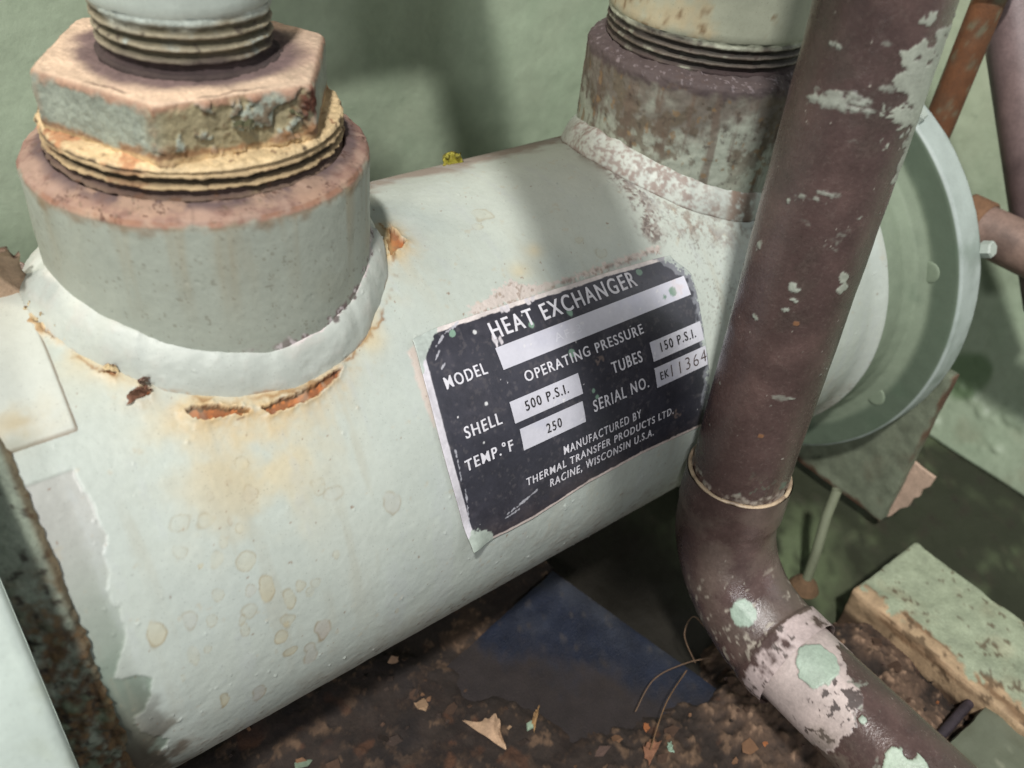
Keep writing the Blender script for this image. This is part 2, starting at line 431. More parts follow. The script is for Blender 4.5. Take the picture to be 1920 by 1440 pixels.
    c = mix(c, 0.85 * dm * sm(n_hi + 0.5 * n_sp, -0.55, 0.35), C(158, 142, 134, 0.64, 0.9))
    c = mix(c, 0.7 * dm * sm(n_sp + 0.3 * n_hi, 0.15, 0.5), C(112, 98, 92, 0.6, 0.9))
    s2 = polysdf(X + 0.03 * n_hi, T + 0.02 * n_md, DIRT2)
    dm2 = sm(-s2, -0.03, 0.05)
    c = mix(c, 0.7 * dm2 * sm(n_hi + 0.4 * n_sp, -0.4, 0.4), C(160, 138, 124, 0.64, 0.9))
    d += 0.004 * dm * np.maximum(n_sp, 0) + 0.003 * dm2 * np.maximum(n_sp, 0)
    r2 = np.hypot(X - X2, np.cos(T))
    g2 = np.exp(-((r2 - 0.63) / 0.05) ** 2) * sm(T, 0.5, 0.9)
    c = mix(c, 0.65 * g2 * sm(n_md + 0.5 * n_hi, 0.0, 0.5), C(140, 116, 100, 0.62, 0.9))
    far = sm(X, 1.75, 1.95) * sm(T, 0.35, 0.7) * sm(2.35 - X, 0, 0.4)
    n_vf = fbm(P, 105, 2, 17)
    c = mix(c, 0.6 * far * sm(n_vf + 0.4 * n_hi, 0.25, 0.9), C(140, 128, 120, 0.62, 0.9))
    # pinkish old primer and grime along the top edge of the data plate
    s3 = polysdf(X + 0.018 * n_hi, T + 0.016 * n_sp + 0.01 * n_md, RESID)
    rm = sm(-s3, -0.006, 0.004)
    c = mix(c, 0.8 * rm, C(224, 208, 200, 0.76, 0.7))
    c = mix(c, 0.7 * rm * sm(n_sp, 0.2, 0.6), C(170, 148, 132, 0.64, 0.8))
    c = mix(c, 0.6 * np.exp(-((T - 0.972) / 0.012) ** 2) * sm(X, 1.0, 1.2) * sm(1.8 - X, 0, .1) * sm(n_hi, -0.3, 0.5), C(130, 92, 74, 0.6, 0.9))
    s4 = polysdf(X + 0.008 * n_hi, T, RESID2)
    c = mix(c, 0.8 * sm(-s4, -0.01, 0.004), C(226, 208, 196, 0.76, 0.6))
    d += 0.004 * rm * (0.5 + 0.5 * n_sp)
    # brownish dust on the crest and grime on the underside
    c = mix(c, 0.75 * sm(T + 0.08 * n_md, R(101), R(109)), C(156, 130, 116, 0.62, 0.9))
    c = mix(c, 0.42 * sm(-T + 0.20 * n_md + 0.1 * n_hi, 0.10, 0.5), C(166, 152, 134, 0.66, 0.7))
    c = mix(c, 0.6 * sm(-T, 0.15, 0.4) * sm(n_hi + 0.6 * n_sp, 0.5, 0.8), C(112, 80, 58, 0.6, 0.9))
    rs = fbm(np.stack([X * 16, T * 1.5, 0 * X], -1), 1.0, 4, 71)
    c = mix(c, 0.30 * sm(rs + 0.3 * n_md, 0.25, 0.9) * sm(T, -0.3, 0.3) * sm(1.45 - T, 0, 0.5), C(190, 186, 166, 0.72, 0.5))
    c = mix(c, 0.30 * sm(-rs + 0.3 * n_hi, 0.35, 0.9), C(196, 202, 200, 0.76, 0.46))
    # a scatter of rust freckles, paint nibs and pin holes
    sp = fbm(P, 60, 2, 41)
    c = mix(c, 0.7 * sm(sp, 1.14, 1.22), C(160, 126, 100, 0.6, 0.8))
    nb = fbm(P, 46, 2, 47)
    d += 0.004 * sm(nb, 1.16, 1.26)
    spr = fbm(P, 30, 3, 55)
    c = mix(c, 0.30 * sm(spr, 0.75, 1.0), C(206, 190, 160, 0.7, 0.5))
    # flare into the far flange
    fl = np.maximum(X - 3.09, 0) / 0.11
    d += 0.035 * np.clip(fl, 0, 1) ** 2
    rr = 1 + d
    P = np.stack([X, -np.cos(T) * rr, np.sin(T) * rr], -1)
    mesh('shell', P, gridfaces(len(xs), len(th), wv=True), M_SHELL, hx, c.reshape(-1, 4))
shell_part()

# seam weld and near end flange (its far face lies in the camera's own plane)
def crustcol(P, ph, rr, zz):
    n1 = fbm(P, 14, 4, 61); n2 = fbm(P, 55, 3, 66)
    c = full(P.shape[:2], C(150, 160, 142, 0.66, 0.7))
    low = sm(-P[..., 2], -0.75, -0.45)
    c = mix(c, low * sm(n1 + 0.5 * n2, -0.7, 0.2), C(104, 84, 64, 0.6, 0.95))
    c = mix(c, low * sm(n2 + .3 * n1, 0.1, 0.6) * 0.8, C(140, 112, 76, 0.6, 0.95))
    c = mix(c, low * sm(n1 - .3 * n2, 0.25, 0.7) * 0.8, C(134, 150, 122, 0.62, 0.8))
    c = mix(c, sm(fbm(P, 40, 3, 70), 0.35, 0.8) * 0.85, C(56, 46, 40, 0.6, 0.95))
    edge = sm(zz, -0.885, -0.862)
    c = mix(c, edge * 0.7, C(120, 92, 56, 0.6, 0.9))
    return c
revolve('seam_weld', [(1.005, -0.852), (1.02, -0.872), (1.028, -0.93), (1.02, -0.992)], 900, (0, 0, 0), FX, M_CRUST, hx, 0.006,
        disp=lambda P, ph, r, z: sm(-P[..., 2], -0.8, -0.3) * 0.020 * fbm(P, 26, 4, 72) + 0.004 * fbm(P, 60, 3, 75), colf=crustcol)
def flcol(P, ph, rr, zz):
    n = fbm(P, 10, 4, 81)
    c = full(P.shape[:2], C(206, 218, 208, 0.76, 0.45))
    c = mix(c, 0.5 * sm(n, 0.3, 0.9), C(196, 206, 186, 0.72, 0.5))
    return mix(c, 0.85 * sm(-zz, 0.99, 1.0) * 0, DARK)
fl1 = revolve('end_flange', [(0.98, -0.995), (1.272, -0.995), (1.29, -1.010), (1.29, -1.62), (1.0, -1.64)], 300, (0, 0, 0), FX, M_PAINT, hx, 0.02, colf=flcol)

# far end flange with its bolts
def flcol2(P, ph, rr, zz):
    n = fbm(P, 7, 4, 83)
    c = full(P.shape[:2], C(110, 126, 106, 0.64, 0.75))  # face darker than rim and hub: its shade put into the paint
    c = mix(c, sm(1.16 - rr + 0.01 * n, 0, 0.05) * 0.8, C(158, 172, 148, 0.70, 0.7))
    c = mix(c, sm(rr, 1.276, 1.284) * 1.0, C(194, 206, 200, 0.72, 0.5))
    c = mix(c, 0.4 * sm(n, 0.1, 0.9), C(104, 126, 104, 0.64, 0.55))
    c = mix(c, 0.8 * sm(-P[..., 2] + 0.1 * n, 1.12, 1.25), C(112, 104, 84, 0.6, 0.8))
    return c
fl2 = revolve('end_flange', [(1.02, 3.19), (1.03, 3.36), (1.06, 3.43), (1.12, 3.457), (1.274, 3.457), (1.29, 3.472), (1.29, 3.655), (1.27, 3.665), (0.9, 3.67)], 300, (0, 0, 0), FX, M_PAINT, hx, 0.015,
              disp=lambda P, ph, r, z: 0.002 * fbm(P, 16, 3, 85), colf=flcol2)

def hexprism(cx, cy, cz, r, h, axis, rot=0.0, ch=0.15):
    """bolt head with chamfered rim, axis unit vector"""
    a = np.array(axis, float); a /= np.linalg.norm(a)
    u = np.cross(a, [0.2, 0.5, 0.9]); u /= np.linalg.norm(u); v = np.cross(a, u)
    V, F = [], []
    for rr, hh in ((r, 0), (r, h * (1 - ch)), (r * (1 - ch), h)):
        for k in range(6):
            t = rot + k * math.pi / 3
            V.append(np.array([cx, cy, cz]) + rr * (math.cos(t) * u + math.sin(t) * v) + hh * a)
    for j in range(2):
        for k in range(6): F.append((j * 6 + k, j * 6 + (k + 1) % 6, j * 6 + 6 + (k + 1) % 6, j * 6 + 6 + k))
    F.append(tuple(range(12, 18))); F.append(tuple(range(5, -1, -1)))
    return np.array(V), F
for k in range(8):                       # low painted bolt heads on the far flange, and nuts behind it
    a = R(22 + 45 * k + 1)
    y, z = -1.115 * math.cos(a), 1.115 * math.sin(a)
    revolve('bolt_head', [(0.001, 0.005), (0.05, 0.0055), (0.060, 0.0085), (0.064, 0.02)], 28, (3.445, y * 0.999, z * 0.999), FX, M_PAINT, fl2, 0.01, col=C(146, 161, 137, 0.69, .7))
for a_, dx in ((R(61.5), 3.50), (R(26.5), 3.69)):
    V, F = hexprism(dx, -1.280 * math.cos(a_), 1.280 * math.sin(a_), 0.046, 0.06, (0, -math.cos(a_), math.sin(a_)), 0.4)
    mesh('bolt', V, F, M_PAINT, fl2, C(196, 206, 196, 0.74, 0.5), smooth=False)

# foot bracket behind the far flange
def brcol(P, N):
    n = fbm(P, 8, 4, 91)
    c = full(P.shape[:1], C(140, 148, 126, 0.64, 0.6))
    c = mix(c, sm(n + 2.5 * (P[:, 2] + 1.2), -.9, 0.1) * 0.0, RUST)
    c = mix(c, 0.5 * sm(n, 0.1, 0.9), C(124, 118, 98, 0.6, 0.7))
    c = mix(c, 0.8 * sm(-P[:, 1] + 0.01 * n, 1.306, 1.314) * sm(P[:, 2] + 0.2 * n, -0.9, -0.4), C(116, 66, 42, 0.6, 0.9))
    c = mix(c, 0.9 * sm(-P[:, 2] + 0.03 * n, 1.345, 1.37), C(96, 58, 36, 0.6, 0.9))
    return c
boxgrid('foot_bracket', 3.67, 3.76, -1.315, 1.315, -1.385, -0.19, 0.02, M_CRUST, hx, 0.006, 10, brcol, 0.012)

# the two nozzles: sleeve, weld bead
def zshell(y, r=1.0):
    return np.sqrt(np.maximum(r * r - y * y, 0))

def nozzle(cx, seed, dirty, jw):
    def prof(): return [(RN - 0.105, HN + 0.0), (RN - 0.080, HN + 0.030), (RN - 0.012, HN + 0.003), (RN - 0.002, HN - 0.014), (RN, HN - 0.03), (RN, 0.80)]
    def colf(P, ph, rr, zz):
        n1 = fbm(P, 8, 4, seed); n2 = fbm(P, 30, 4, seed + 5); n3 = fbm(P, 80, 2, seed + 9)
        az = ph
        c = full(P.shape[:2], C(182, 188, 174, 0.72, 0.5))
        c = mix(c, 0.4 * sm(n1, 0.0, 0.9), C(176, 178, 160, 0.7, 0.5))
        if not dirty:
            edge = HN - 0.030 - 0.020 * n2 - 0.015 * n1
            c = mix(c, 0.8 * sm(zz - edge, -0.02, 0.03), C(150, 118, 86, 0.62, 0.8))
            drips = np.maximum(fbm(np.stack([np.cos(az) * 9, np.sin(az) * 9, zz * 1.2], -1), 1.3, 3, seed + 20), 0)
            c = mix(c, 0.40 * drips * sm(zz, 1.0, 1.4), C(176, 148, 102, 0.66, 0.7))
            c = mix(c, sm(zz + 0.008 * n2 + 0.006 * n1, HN - 0.016, HN - 0.006), PRIMER)
            top = sm(zz, HN - 0.02, HN - 0.008)
            c = mix(c, top * sm(n1 + 0.5 * n2, -0.4, 0.6), C(162, 126, 112, 0.64, 0.8))
            c = mix(c, top * sm(RN - 0.03 - rr + 0.02 * n1, 0.0, 0.04) * 0.9, C(112, 94, 94, 0.6, 0.9))
            c = mix(c, top * sm(np.cos(az - R(250)), .2, .9) * sm(n1 - .3 * n2, -.1, .5) * 0.6, C(204, 170, 142, 0.72, 0.7))
            crk = np.abs(fbm(np.stack([np.cos(az) * 5, np.sin(az) * 5, rr * 14], -1), 1.6, 4, seed + 61))
            c = mix(c, top * sm(0.05 - crk, 0, 0.03) * sm(n1, -.3, .3) * 0.9, C(96, 64, 54, 0.6, 0.9))
            c = mix(c, top * sm(n2 + .3 * n3, 0.45, 0.9) * 0.4, C(140, 108, 92, 0.6, 0.9))
            c = mix(c, sm(zz, HN - 0.018, HN - 0.010) * sm(HN + 0.004 - zz, 0, 0.004) * sm(np.cos(az - R(255)), -.2, .6) * sm(n1 + n2, -.2, .6) * 0.6, C(178, 128, 98, 0.66, 0.8))
            c = mix(c, sm(n3, 0.75, 0.95) * 0.4, C(120, 108, 84, 0.6, 0.8))
            # whitish chips and grime at the foot, front right
            fo = P[..., 2] - zshell(P[..., 1]) - jw
            k = sm(0.03 + 0.02 * n2 - fo, 0, 0.02) * sm(np.cos(az - R(308)), 0.55, 0.9)
            c = mix(c, k * sm(n2 + .4 * n1, -0.1, 0.3), C(150, 130, 128, 0.64, 0.8))
            c = mix(c, k * sm(n3 + n2, 0.5, 0.8), C(234, 222, 222, 0.8, 0.6))
        else:
            dn = sm(zz + 0.16 * n1 + 0.07 * n2, 1.08, 1.32)
            c = mix(c, 0.35, C(158, 166, 146, 0.66, 0.6))
            c = mix(c, 0.85 * dn, C(112, 98, 88, 0.6, 0.9))
            bl = sm(n1 + 0.8 * n2, 0.10, 0.5)
            c = mix(c, 0.7 * bl * sm(zz, 0.85, 1.2), C(112, 100, 80, 0.6, 0.9))
            st = fbm(np.stack([np.cos(az) * 12, np.sin(az) * 12, zz * 2], -1), 1.2, 4, seed + 30)
            c = mix(c, 0.75 * sm(st + .25 * n2, 0.0, 0.7), C(116, 98, 84, 0.6, 0.9))
            c = mix(c, 0.5 * sm(n2 + n3 * .5, 0.55, 0.95), C(74, 64, 56, 0.6, 0.9))
            c = mix(c, 0.7 * sm(fbm(P, 26, 3, seed + 33), 0.55, 0.8), C(150, 122, 86, 0.62, 0.9))
            c = mix(c, 0.92 * sm(zz + 0.02 * n2, HN - 0.06, HN - 0.02), C(92, 78, 78, 0.58, 0.8))
            c = mix(c, sm(zz, HN - 0.03, HN) * sm(n3 + .4 * n2, 0.5, 0.9) * 0.5, C(160, 148, 150, 0.66, 0.5))
        return c
    def disp(P, ph, rr, zz):
        n = fbm(P, 9, 4, seed + 40); h = fbm(P, 48, 2, seed + 44); g = fbm(P, 90, 2, seed + 48)
        d = 0.002 * n + 0.004 * sm(h, 1.10, 1.22) + 0.0004 * g
        d += (0.008 if dirty else 0.0035) * fbm(P, 16, 4, seed + 50) * sm(zz, HN - 0.05, HN - 0.01)
        d += -0.004 * sm(fbm(P, 9, 4, seed + 55), 0.45, 0.50) * sm(zz, HN - 0.02, HN - 0.005)
        if dirty: d += 0.004 * fbm(P, 24, 4, seed + 58)
        return d
    nz = revolve('nozzle', prof(), 640, (cx, 0, 0), FZ, M_PAINT, hx, 0.006, disp=disp, colf=colf)
    # weld bead: saddle shaped fillet
    nphi, ns = 640, 40
    ph = np.linspace(0, 2 * np.pi, nphi, endpoint=False)[:, None]; s = np.linspace(0, 1, ns)[None]
    ca, sa = np.cos(ph), np.sin(ph)
    ro = RN + 0.036 + (0.06 - 0.03 * (ca > 0) * np.abs(ca)) * ca ** 2 + 0.006 * fbm(np.stack([ca * 3, sa * 3, 0 * ca], -1), 2, 3, seed + 70)
    rn = RN - 0.004
    A = np.stack([cx + rn * ca, rn * sa, zshell(rn * sa) + jw + 0.006 * fbm(np.stack([ca * 4, sa * 4, 0 * ca], -1), 2, 3, seed + 71)], -1)
    B = np.stack([cx + ro * ca, ro * sa, zshell(np.clip(ro * sa, -.999, .999)) - 0.004], -1)
    D = B - A
    out = np.stack([ca * 1.0, sa * 1.0, np.full_like(ca, 0.75)], -1); out /= np.linalg.norm(out, axis=-1)[..., None]
    bul = (0.017 + 0.006 * fbm(np.stack([ca * 5, sa * 5, 0 * ca], -1), 1.5, 2, seed + 72))[..., None]
    P = A + D * s[..., None] + out * bul * (np.sin(np.pi * s ** 0.85) ** 0.8)[..., None]
    nn = fbm(P, 18, 4, seed + 75)
    P = P + out * (0.003 * nn + 0.005 * sm(fbm(P, 50, 2, seed + 77), 1.1, 1.22))[..., None]
    n2 = fbm(P, 40, 3, seed + 78)
    SS = np.broadcast_to(s, nn.shape)
    c = full(nn.shape, C(205, 211, 202, 0.73, 0.5))
    c = mix(c, 0.35 * sm(nn, 0, .9), C(212, 206, 196, 0.74, 0.45))
    if not dirty:
        foot = sm(SS + 0.05 * nn, 0.90, 0.99)
        c = mix(c, 0.6 * foot * sm(n2 + nn, -0.2, 0.8), C(196, 140, 74, 0.66, 0.8))
        up = sm(0.10 + 0.08 * n2 - SS, 0, 0.06) * sm(np.cos(np.broadcast_to(ph, nn.shape) - R(312)), 0.5, 0.9)
        c = mix(c, 0.85 * up * sm(nn, -0.5, 0.2), C(232, 218, 216, 0.78, 0.6))
        c = mix(c, 0.9 * up * sm(n2, 0.3, 0.5), C(110, 96, 92, 0.6, 0.9))
    else:
        n5 = fbm(P, 75, 2, seed + 90)
        c = mix(c, 0.6 * sm(nn + 0.3 * n2 + 0.3 * n5, 0.15, 1.0), C(160, 138, 120, 0.64, 0.9))
        c = mix(c, 0.85 * sm(np.cos(np.broadcast_to(ph, nn.shape) - R(253)), 0.985, 0.998) * sm(n2 + nn, -.9, .1), C(150, 124, 106, 0.62, 0.9))
        dl = sm(np.cos(np.broadcast_to(ph, nn.shape) - R(195)), 0.55, 0.9)
        c = mix(c, 0.8 * dl * sm(n5 + 0.6 * n2 + 0.5 * nn, -0.6, 0.6), C(170, 152, 144, 0.64, 0.9))
        c = mix(c, 0.8 * sm(SS, 0.9, 1.0), C(96, 72, 60, 0.6, 0.9))
    mesh('weld_bead', P, gridfaces(nphi, ns, wu=True), M_SHELL, nz, c.reshape(-1, 4))
    return nz
nozzle(0.0, 100, False, 0.12)
nozzle(X2, 300, True, 0.10)

# curled paint chips
def chip(name, ctr, ax, ay, lx, ly, curl, twist, col, parent, seed, thick=0.006, under=None, **kw):
    """small torn sheet curling up along ay; built with real thickness"""
    ax = np.array(ax, float); ax /= np.linalg.norm(ax); ay = np.array(ay, float); ay -= ax * (ax @ ay); ay /= np.linalg.norm(ay)
    az = np.cross(ax, ay)
    nu, nv = 26, 26
    u, v = np.meshgrid(np.linspace(-1, 1, nu), np.linspace(0, 1, nv), indexing='ij')
    rg = np.random.RandomState(seed)
    wv = 1 - 0.35 * np.abs(u) ** 1.7 + 0.16 * np.sin(3.1 * u + seed) + 0.10 * np.sin(9 * u + 2 * seed)
    wu = 1 - 0.45 * v + 0.10 * np.sin(5 * v + seed)
    ang = curl * v * wv
    Lr = ly * wv
    if abs(curl) > 0.05:
        yy = ly / curl * np.sin(ang); hh = ly / curl * (1 - np.cos(ang))
    else:
        yy = Lr * v; hh = 0 * v
    P = np.array(ctr) + (u * wu * lx)[..., None] * ax + yy[..., None] * ay + (hh + twist * u * v * lx + 0.004 * np.sin(7 * u + 5 * v))[..., None] * az
    n = np.cross(np.gradient(P, axis=0), np.gradient(P, axis=1)); n /= np.linalg.norm(n, axis=-1)[..., None] + 1e-9
    P2 = P - n * thick
    V = np.concatenate([P.reshape(-1, 3), P2.reshape(-1, 3)])
    f = gridfaces(nu, nv); k = nu * nv
    rim = [i * nv for i in range(nu)] + [(nu - 1) * nv + j for j in range(1, nv)] + [i * nv + nv - 1 for i in range(nu - 2, -1, -1)] + [j for j in range(nv - 2, 0, -1)]
    rim = np.array(rim); r2 = np.roll(rim, -1)
    F = np.concatenate([f, f[:, ::-1] + k, np.stack([rim, rim + k, r2 + k, r2], 1)])
    c = np.concatenate([full((k,), col), full((k,), under if under is not None else col)])
    nz_ = fbm(V, 30, 3, seed)
    c = mix(c, 0.35 * sm(nz_, 0, 0.8), C(140, 110, 86, 0.6, 0.8))
    return mesh(name, V, F, kw.pop('mat', M_CRUST), parent, c, **kw)

def onshell(x, t, r=1.0): return np.array([x, -r * math.cos(t), r * math.sin(t)])
def nrm(t): return np.array([0, -math.cos(t), math.sin(t)])
def tng(t): return np.array([0, math.sin(t), math.cos(t)])   # direction of growing angle
# flake at the foot of the first weld and its torn lip
chip('paint_flake', onshell(-0.47, 1.075, 1.012), (1, 0.2, 0.1), nrm(1.08) * 0.7 + tng(1.08) * 0.7, 0.045, 0.045, 1.1, 0.3, C(150, 104, 80, .64, .8), hx, 3, 0.006, C(96, 58, 44, 0.6, 0.9))
chip('paint_flake', onshell(-0.43, 1.118, 1.012), (0.6, 0.1, 0.4), nrm(1.1) + 0.2 * tng(1.1), 0.016, 0.055, 0.5, 0.2, C(190, 160, 140, .64, .8), hx, 5, 0.005, C(96, 62, 48, 0.6, 0.9))
for (x, t, l, sd) in ((-0.635, 1.545, 0.022, 7), (-0.62, 1.47, 0.024, 8), (-0.595, 1.395, 0.034, 9), (-0.575, 1.34, 0.026, 11), (-0.51, 1.195, 0.024, 12)):
    chip('paint_flake', onshell(x, t, 1.008), (0.7, -0.5 * math.sin(t), -0.5 * math.cos(t)), nrm(t) * 0.8 + np.array([0.5, 0.3, 0]), l, 0.028, 0.9, 0.2, C(226, 204, 160, 0.74, .6), hx, sd, 0.004, C(130, 84, 52, 0.6, 0.9))
# big curl of old paint at the left, up on the crest
chip('paint_flake', onshell(-0.69, R(95), 1.0), (1, 0.1, 0.0), (0.15, 0.45, 0.9), 0.12, 0.27, 1.7, 0.5, C(196, 168, 142, 0.68, 0.8), hx, 21, 0.014, C(84, 60, 46, 0.6, 0.9))
chip('paint_flake', onshell(-0.60, R(99), 1.01), (1, 0.3, 0.0), (0.1, 0.5, 0.7), 0.06, 0.07, 0.8, 0.2, C(214, 190, 178, 0.7, 0.7), hx, 22, 0.006, C(150, 96, 80, 0.6, 0.9))

# old square tag under the paint, left edge of the picture
def tag_part():
    us = np.linspace(-0.99, -0.628, 60); ts = np.linspace(R(59.6), R(100), 90)
    X, T = np.meshgrid(us, ts, indexing='ij')
    v = (T - T.min()) / (T.max() - T.min())
    Xr = -0.99 + (X + 0.99) / (0.362) * (0.326 + 0.036 * np.clip(v * 1.3, 0, 1))
    r = 1.009 + 0.002 * fbm(np.stack([X, T, X * 0], -1), 9, 3, 120)
    ed = np.minimum(np.minimum((X + 0.99) * 9, (-0.628 - X)), (T - T.min()))
    r = r - 0.010 * sm(0.010 - ed, 0, 0.010)
    P = np.stack([Xr, -np.cos(T) * r, np.sin(T) * r], -1)
    c = full(X.shape, C(214, 218, 208, 0.76, 0.42))
    n = fbm(P, 12, 4, 122)
    c = mix(c, 0.6 * np.exp(-(((Xr + 0.80) / 0.10) ** 2 + ((T - 1.12) / 0.07) ** 2)) * sm(n, -.6, .6), C(210, 184, 130, 0.7, 0.6))
    c = mix(c, 0.7 * sm(0.012 - ed, 0, 0.008), C(170, 140, 112, 0.66, 0.7))
    c = mix(c, 0.5 * sm(R(63.5) - T, 0, 0.05) * sm(-0.74 - Xr, 0, .1), C(160, 156, 128, 0.66, 0.6))
    mesh('painted_tag', P, gridfaces(60, 90), M_SHELL, hx, c.reshape(-1, 4), label='square tag painted over in pale mint')
tag_part()

# ------------------------------------------------------------------ data plate
def plate_r(X, T):
    """radius of the plate surface: glued down, with two curled corners"""
    r = 1.006 + 0 * X
    r = r + 0.050 * np.exp(-(((X - 0.45) / 0.085) ** 2 + ((T - R(5)) / 0.075) ** 2))
    r = r + 0.016 * np.exp(-(((X - 0.45) / 0.05) ** 2 + ((T - R(55)) / 0.09) ** 2))
    r = r + 0.008 * np.exp(-((X - 0.42) / 0.03) ** 2)
    r = r + 0.0012 * np.sin(9 * X + 2) * np.sin(7 * T + 1)
    return r
def plate_part():
    nu, nv = 420, 260
    u, v = np.meshgrid(np.linspace(0, 1, nu), np.linspace(0, 1, nv), indexing='ij')
    xl = 0.462 - 0.042 * np.sin(np.pi * np.clip(v, 0, 1)) ** 1.2
    xr = 1.865 - 0.035 * sm(v, 0.0, 0.3) * sm(1 - v, 0.05, 0.5) - 0.07 * sm(v, 0.86, 1.0)
    X = xl + (xr - xl) * u
    bx = np.interp(X, [0.42, 0.466, 0.54, 0.66, 0.8, 0.95, 1.09, 1.4, 1.9], [7.0, 6.0, 4.7, 3.9, 3.9, 5.0, 6.1, 6.7, 5.2])
    tx = np.interp(X, [0.42, 0.47, 0.56, 0.88, 1.18, 1.47, 1.7, 1.9], [53.0, 54.9, 55.6, 55.3, 54.8, 54.3, 53.6, 52.6])
    T = np.radians(bx + (tx - bx) * v)
    P0 = np.stack([X, T, 0 * X], -1)
    n1 = fbm(P0, 12, 4, 131); n2 = fbm(P0, 50, 3, 135); n3 = fbm(P0, 110, 2, 139)
    # rounded corners
    r = plate_r(X, T)
    P = np.stack([X, -np.cos(T) * r, np.sin(T) * r], -1)
    dl = X - xl; dr = xr - X; dt = np.radians(tx) - T; db = T - np.radians(bx)
    foil = C(226, 222, 228, 0.8, 0.35)
    c = full(X.shape, C(66, 66, 76, 0.62, 0.36))
    c = mix(c, 0.55 * sm(n1 + .4 * n2, 0.0, 0.9), C(84, 82, 92, 0.62, 0.42))
    c = mix(c, 0.5 * sm(n2 + n3 * .6, 0.55, 0.85), C(104, 100, 104, 0.62, 0.5))
    # brownish grime low on the plate
    c = mix(c, 0.45 * sm(R(12) - T, 0, 0.12) * sm(n1, -.5, .6), C(104, 92, 92, 0.62, 0.5))
    # bare foil border
    bw = 0.022
    lb = sm(0.034 + 0.0015 * n2 - dl, 0, 0.004)
    c = mix(c, lb, foil)
    c = mix(c, sm(0.016 + 0.003 * n2 - db, 0, 0.004), C(230, 214, 206, 0.8, 0.4))
    c = mix(c, sm(0.019 + 0.002 * n2 + 0.002 * n1 - dt, 0, 0.003), C(236, 226, 222, 0.8, 0.4))
    # mint paint lapping over the corners
    q = dl * 0.9 + dt * 1.0
    c = mix(c, sm(0.115 + 0.012 * n2 - q - 0.02 * n1, 0, 0.006), C(200, 210, 202, 0.75, 0.42))
    q = np.hypot(X - 0.50, (T - R(4)) * 0.8)
    c = mix(c, sm(0.085 + 0.012 * n2 - q, 0, 0.006) * sm(db, -0.02, 0.0), C(196, 208, 196, 0.75, 0.42))
    # worn right edge
    q = 0.05 + 0.03 * n1 + 0.02 * n2 + 0.05 * sm(T, R(46), R(54)) - dr
    c = mix(c, 0.85 * sm(q, 0, 0.02), C(150, 152, 160, 0.72, 0.45))
    c = mix(c, 0.9 * sm(q - 0.045 + .02 * n3, 0, 0.01), C(196, 206, 198, 0.74, 0.45))
    # flecks, paint spots, scratches
    c = mix(c, sm(fbm(P0, 44, 2, 150), 1.26, 1.30), C(226, 224, 226, 0.8, 0.4))
    for fx, ft, fr in ((0.97, 0.855, 0.017), (1.165, 0.875 - .03, 0.016), (1.59, 0.905, 0.016), (1.10, 0.695, 0.017), (1.155, 0.515, 0.010), (1.17, 0.485, 0.010), (0.63, 0.93, 0.015)):
        q = np.hypot(X - fx, T - ft) + 0.004 * n2
        c = mix(c, sm(fr - q, 0, 0.004), C(140, 172, 152, 0.74, 0.42))
    for fx, ft, fr in ((0.655, 0.64, 0.009), (0.72, 0.905, 0.010), (0.60, 0.505, 0.006)):
        c = mix(c, sm(fr - np.hypot(X - fx, T - ft), 0, 0.003), C(226, 226, 226, 0.8, 0.42))
    for fx, ft, rx, ry in ((1.225, 0.625, 0.035, 0.02), (1.62, 0.232, 0.03, 0.018), (1.60, 0.255, 0.028, 0.016)):
        q = np.hypot((X - fx) / rx, (T - ft) / ry) + 0.5 * n2
        c = mix(c, 0.6 * sm(1 - q, 0, 0.4) * sm(n3, -.4, .3), C(158, 138, 128, 0.66, 0.6))
    for (x0, t0, x1, t1) in ((0.66, 0.165, 0.76, 0.185), (0.69, 0.175, 0.81, 0.205), (0.65, 0.148, 0.72, 0.158), (0.60, 0.938, 0.66, 0.955), (0.64, 0.945, 0.67, 0.96), (0.545, 0.905, 0.59, 0.93), (0.52, 0.86, 0.55, 0.885), (0.53, 0.82, 0.55, 0.835), (0.47, 0.40, 0.475, 0.52), (0.475, 0.2, 0.48, 0.36)):
        q = polysdf(X, T, [(x0, t0), (x1, t1), (x1, t1 + 0.003)])
        c = mix(c, 0.75 * sm(0.0035 + 0.003 * n3 - q, 0, 0.002), C(206, 206, 214, 0.78, 0.4))
    for fx, ft in ((0.875, 0.950), (0.885, 0.95), (0.905, 0.955), (1.0, 0.958), (1.03, 0.962), (0.79, 0.845), (0.81, 0.835)):   # torn print at the heading
        q = np.hypot((X - fx) / 0.012, (T - ft) / 0.02) + 0.7 * n2
        c = mix(c, sm(1 - q, 0, 0.3), C(226, 220, 224, 0.8, 0.4))
    top = P.reshape(-1, 3)
    rb = r - 0.005
    bot = np.stack([X, -np.cos(T) * rb, np.sin(T) * rb], -1).reshape(-1, 3)
    f = gridfaces(nu, nv); k = nu * nv
    rim = np.array([i * nv for i in range(nu)] + [(nu - 1) * nv + j for j in range(1, nv)] + [i * nv + nv - 1 for i in range(nu - 2, -1, -1)] + list(range(nv - 2, 0, -1)))
    r2 = np.roll(rim, -1)
    F = np.concatenate([f, f[:, ::-1] + k, np.stack([rim, rim + k, r2 + k, r2], 1)])
    cc = np.concatenate([c.reshape(-1, 4), full((k,), C(150, 128, 110, 0.6, 0.7))])
    return mesh('nameplate', np.concatenate([top, bot]), F, M_BLACK, hx, cc, label='black data plate with foil border and a curled lower corner')
plate = plate_part()

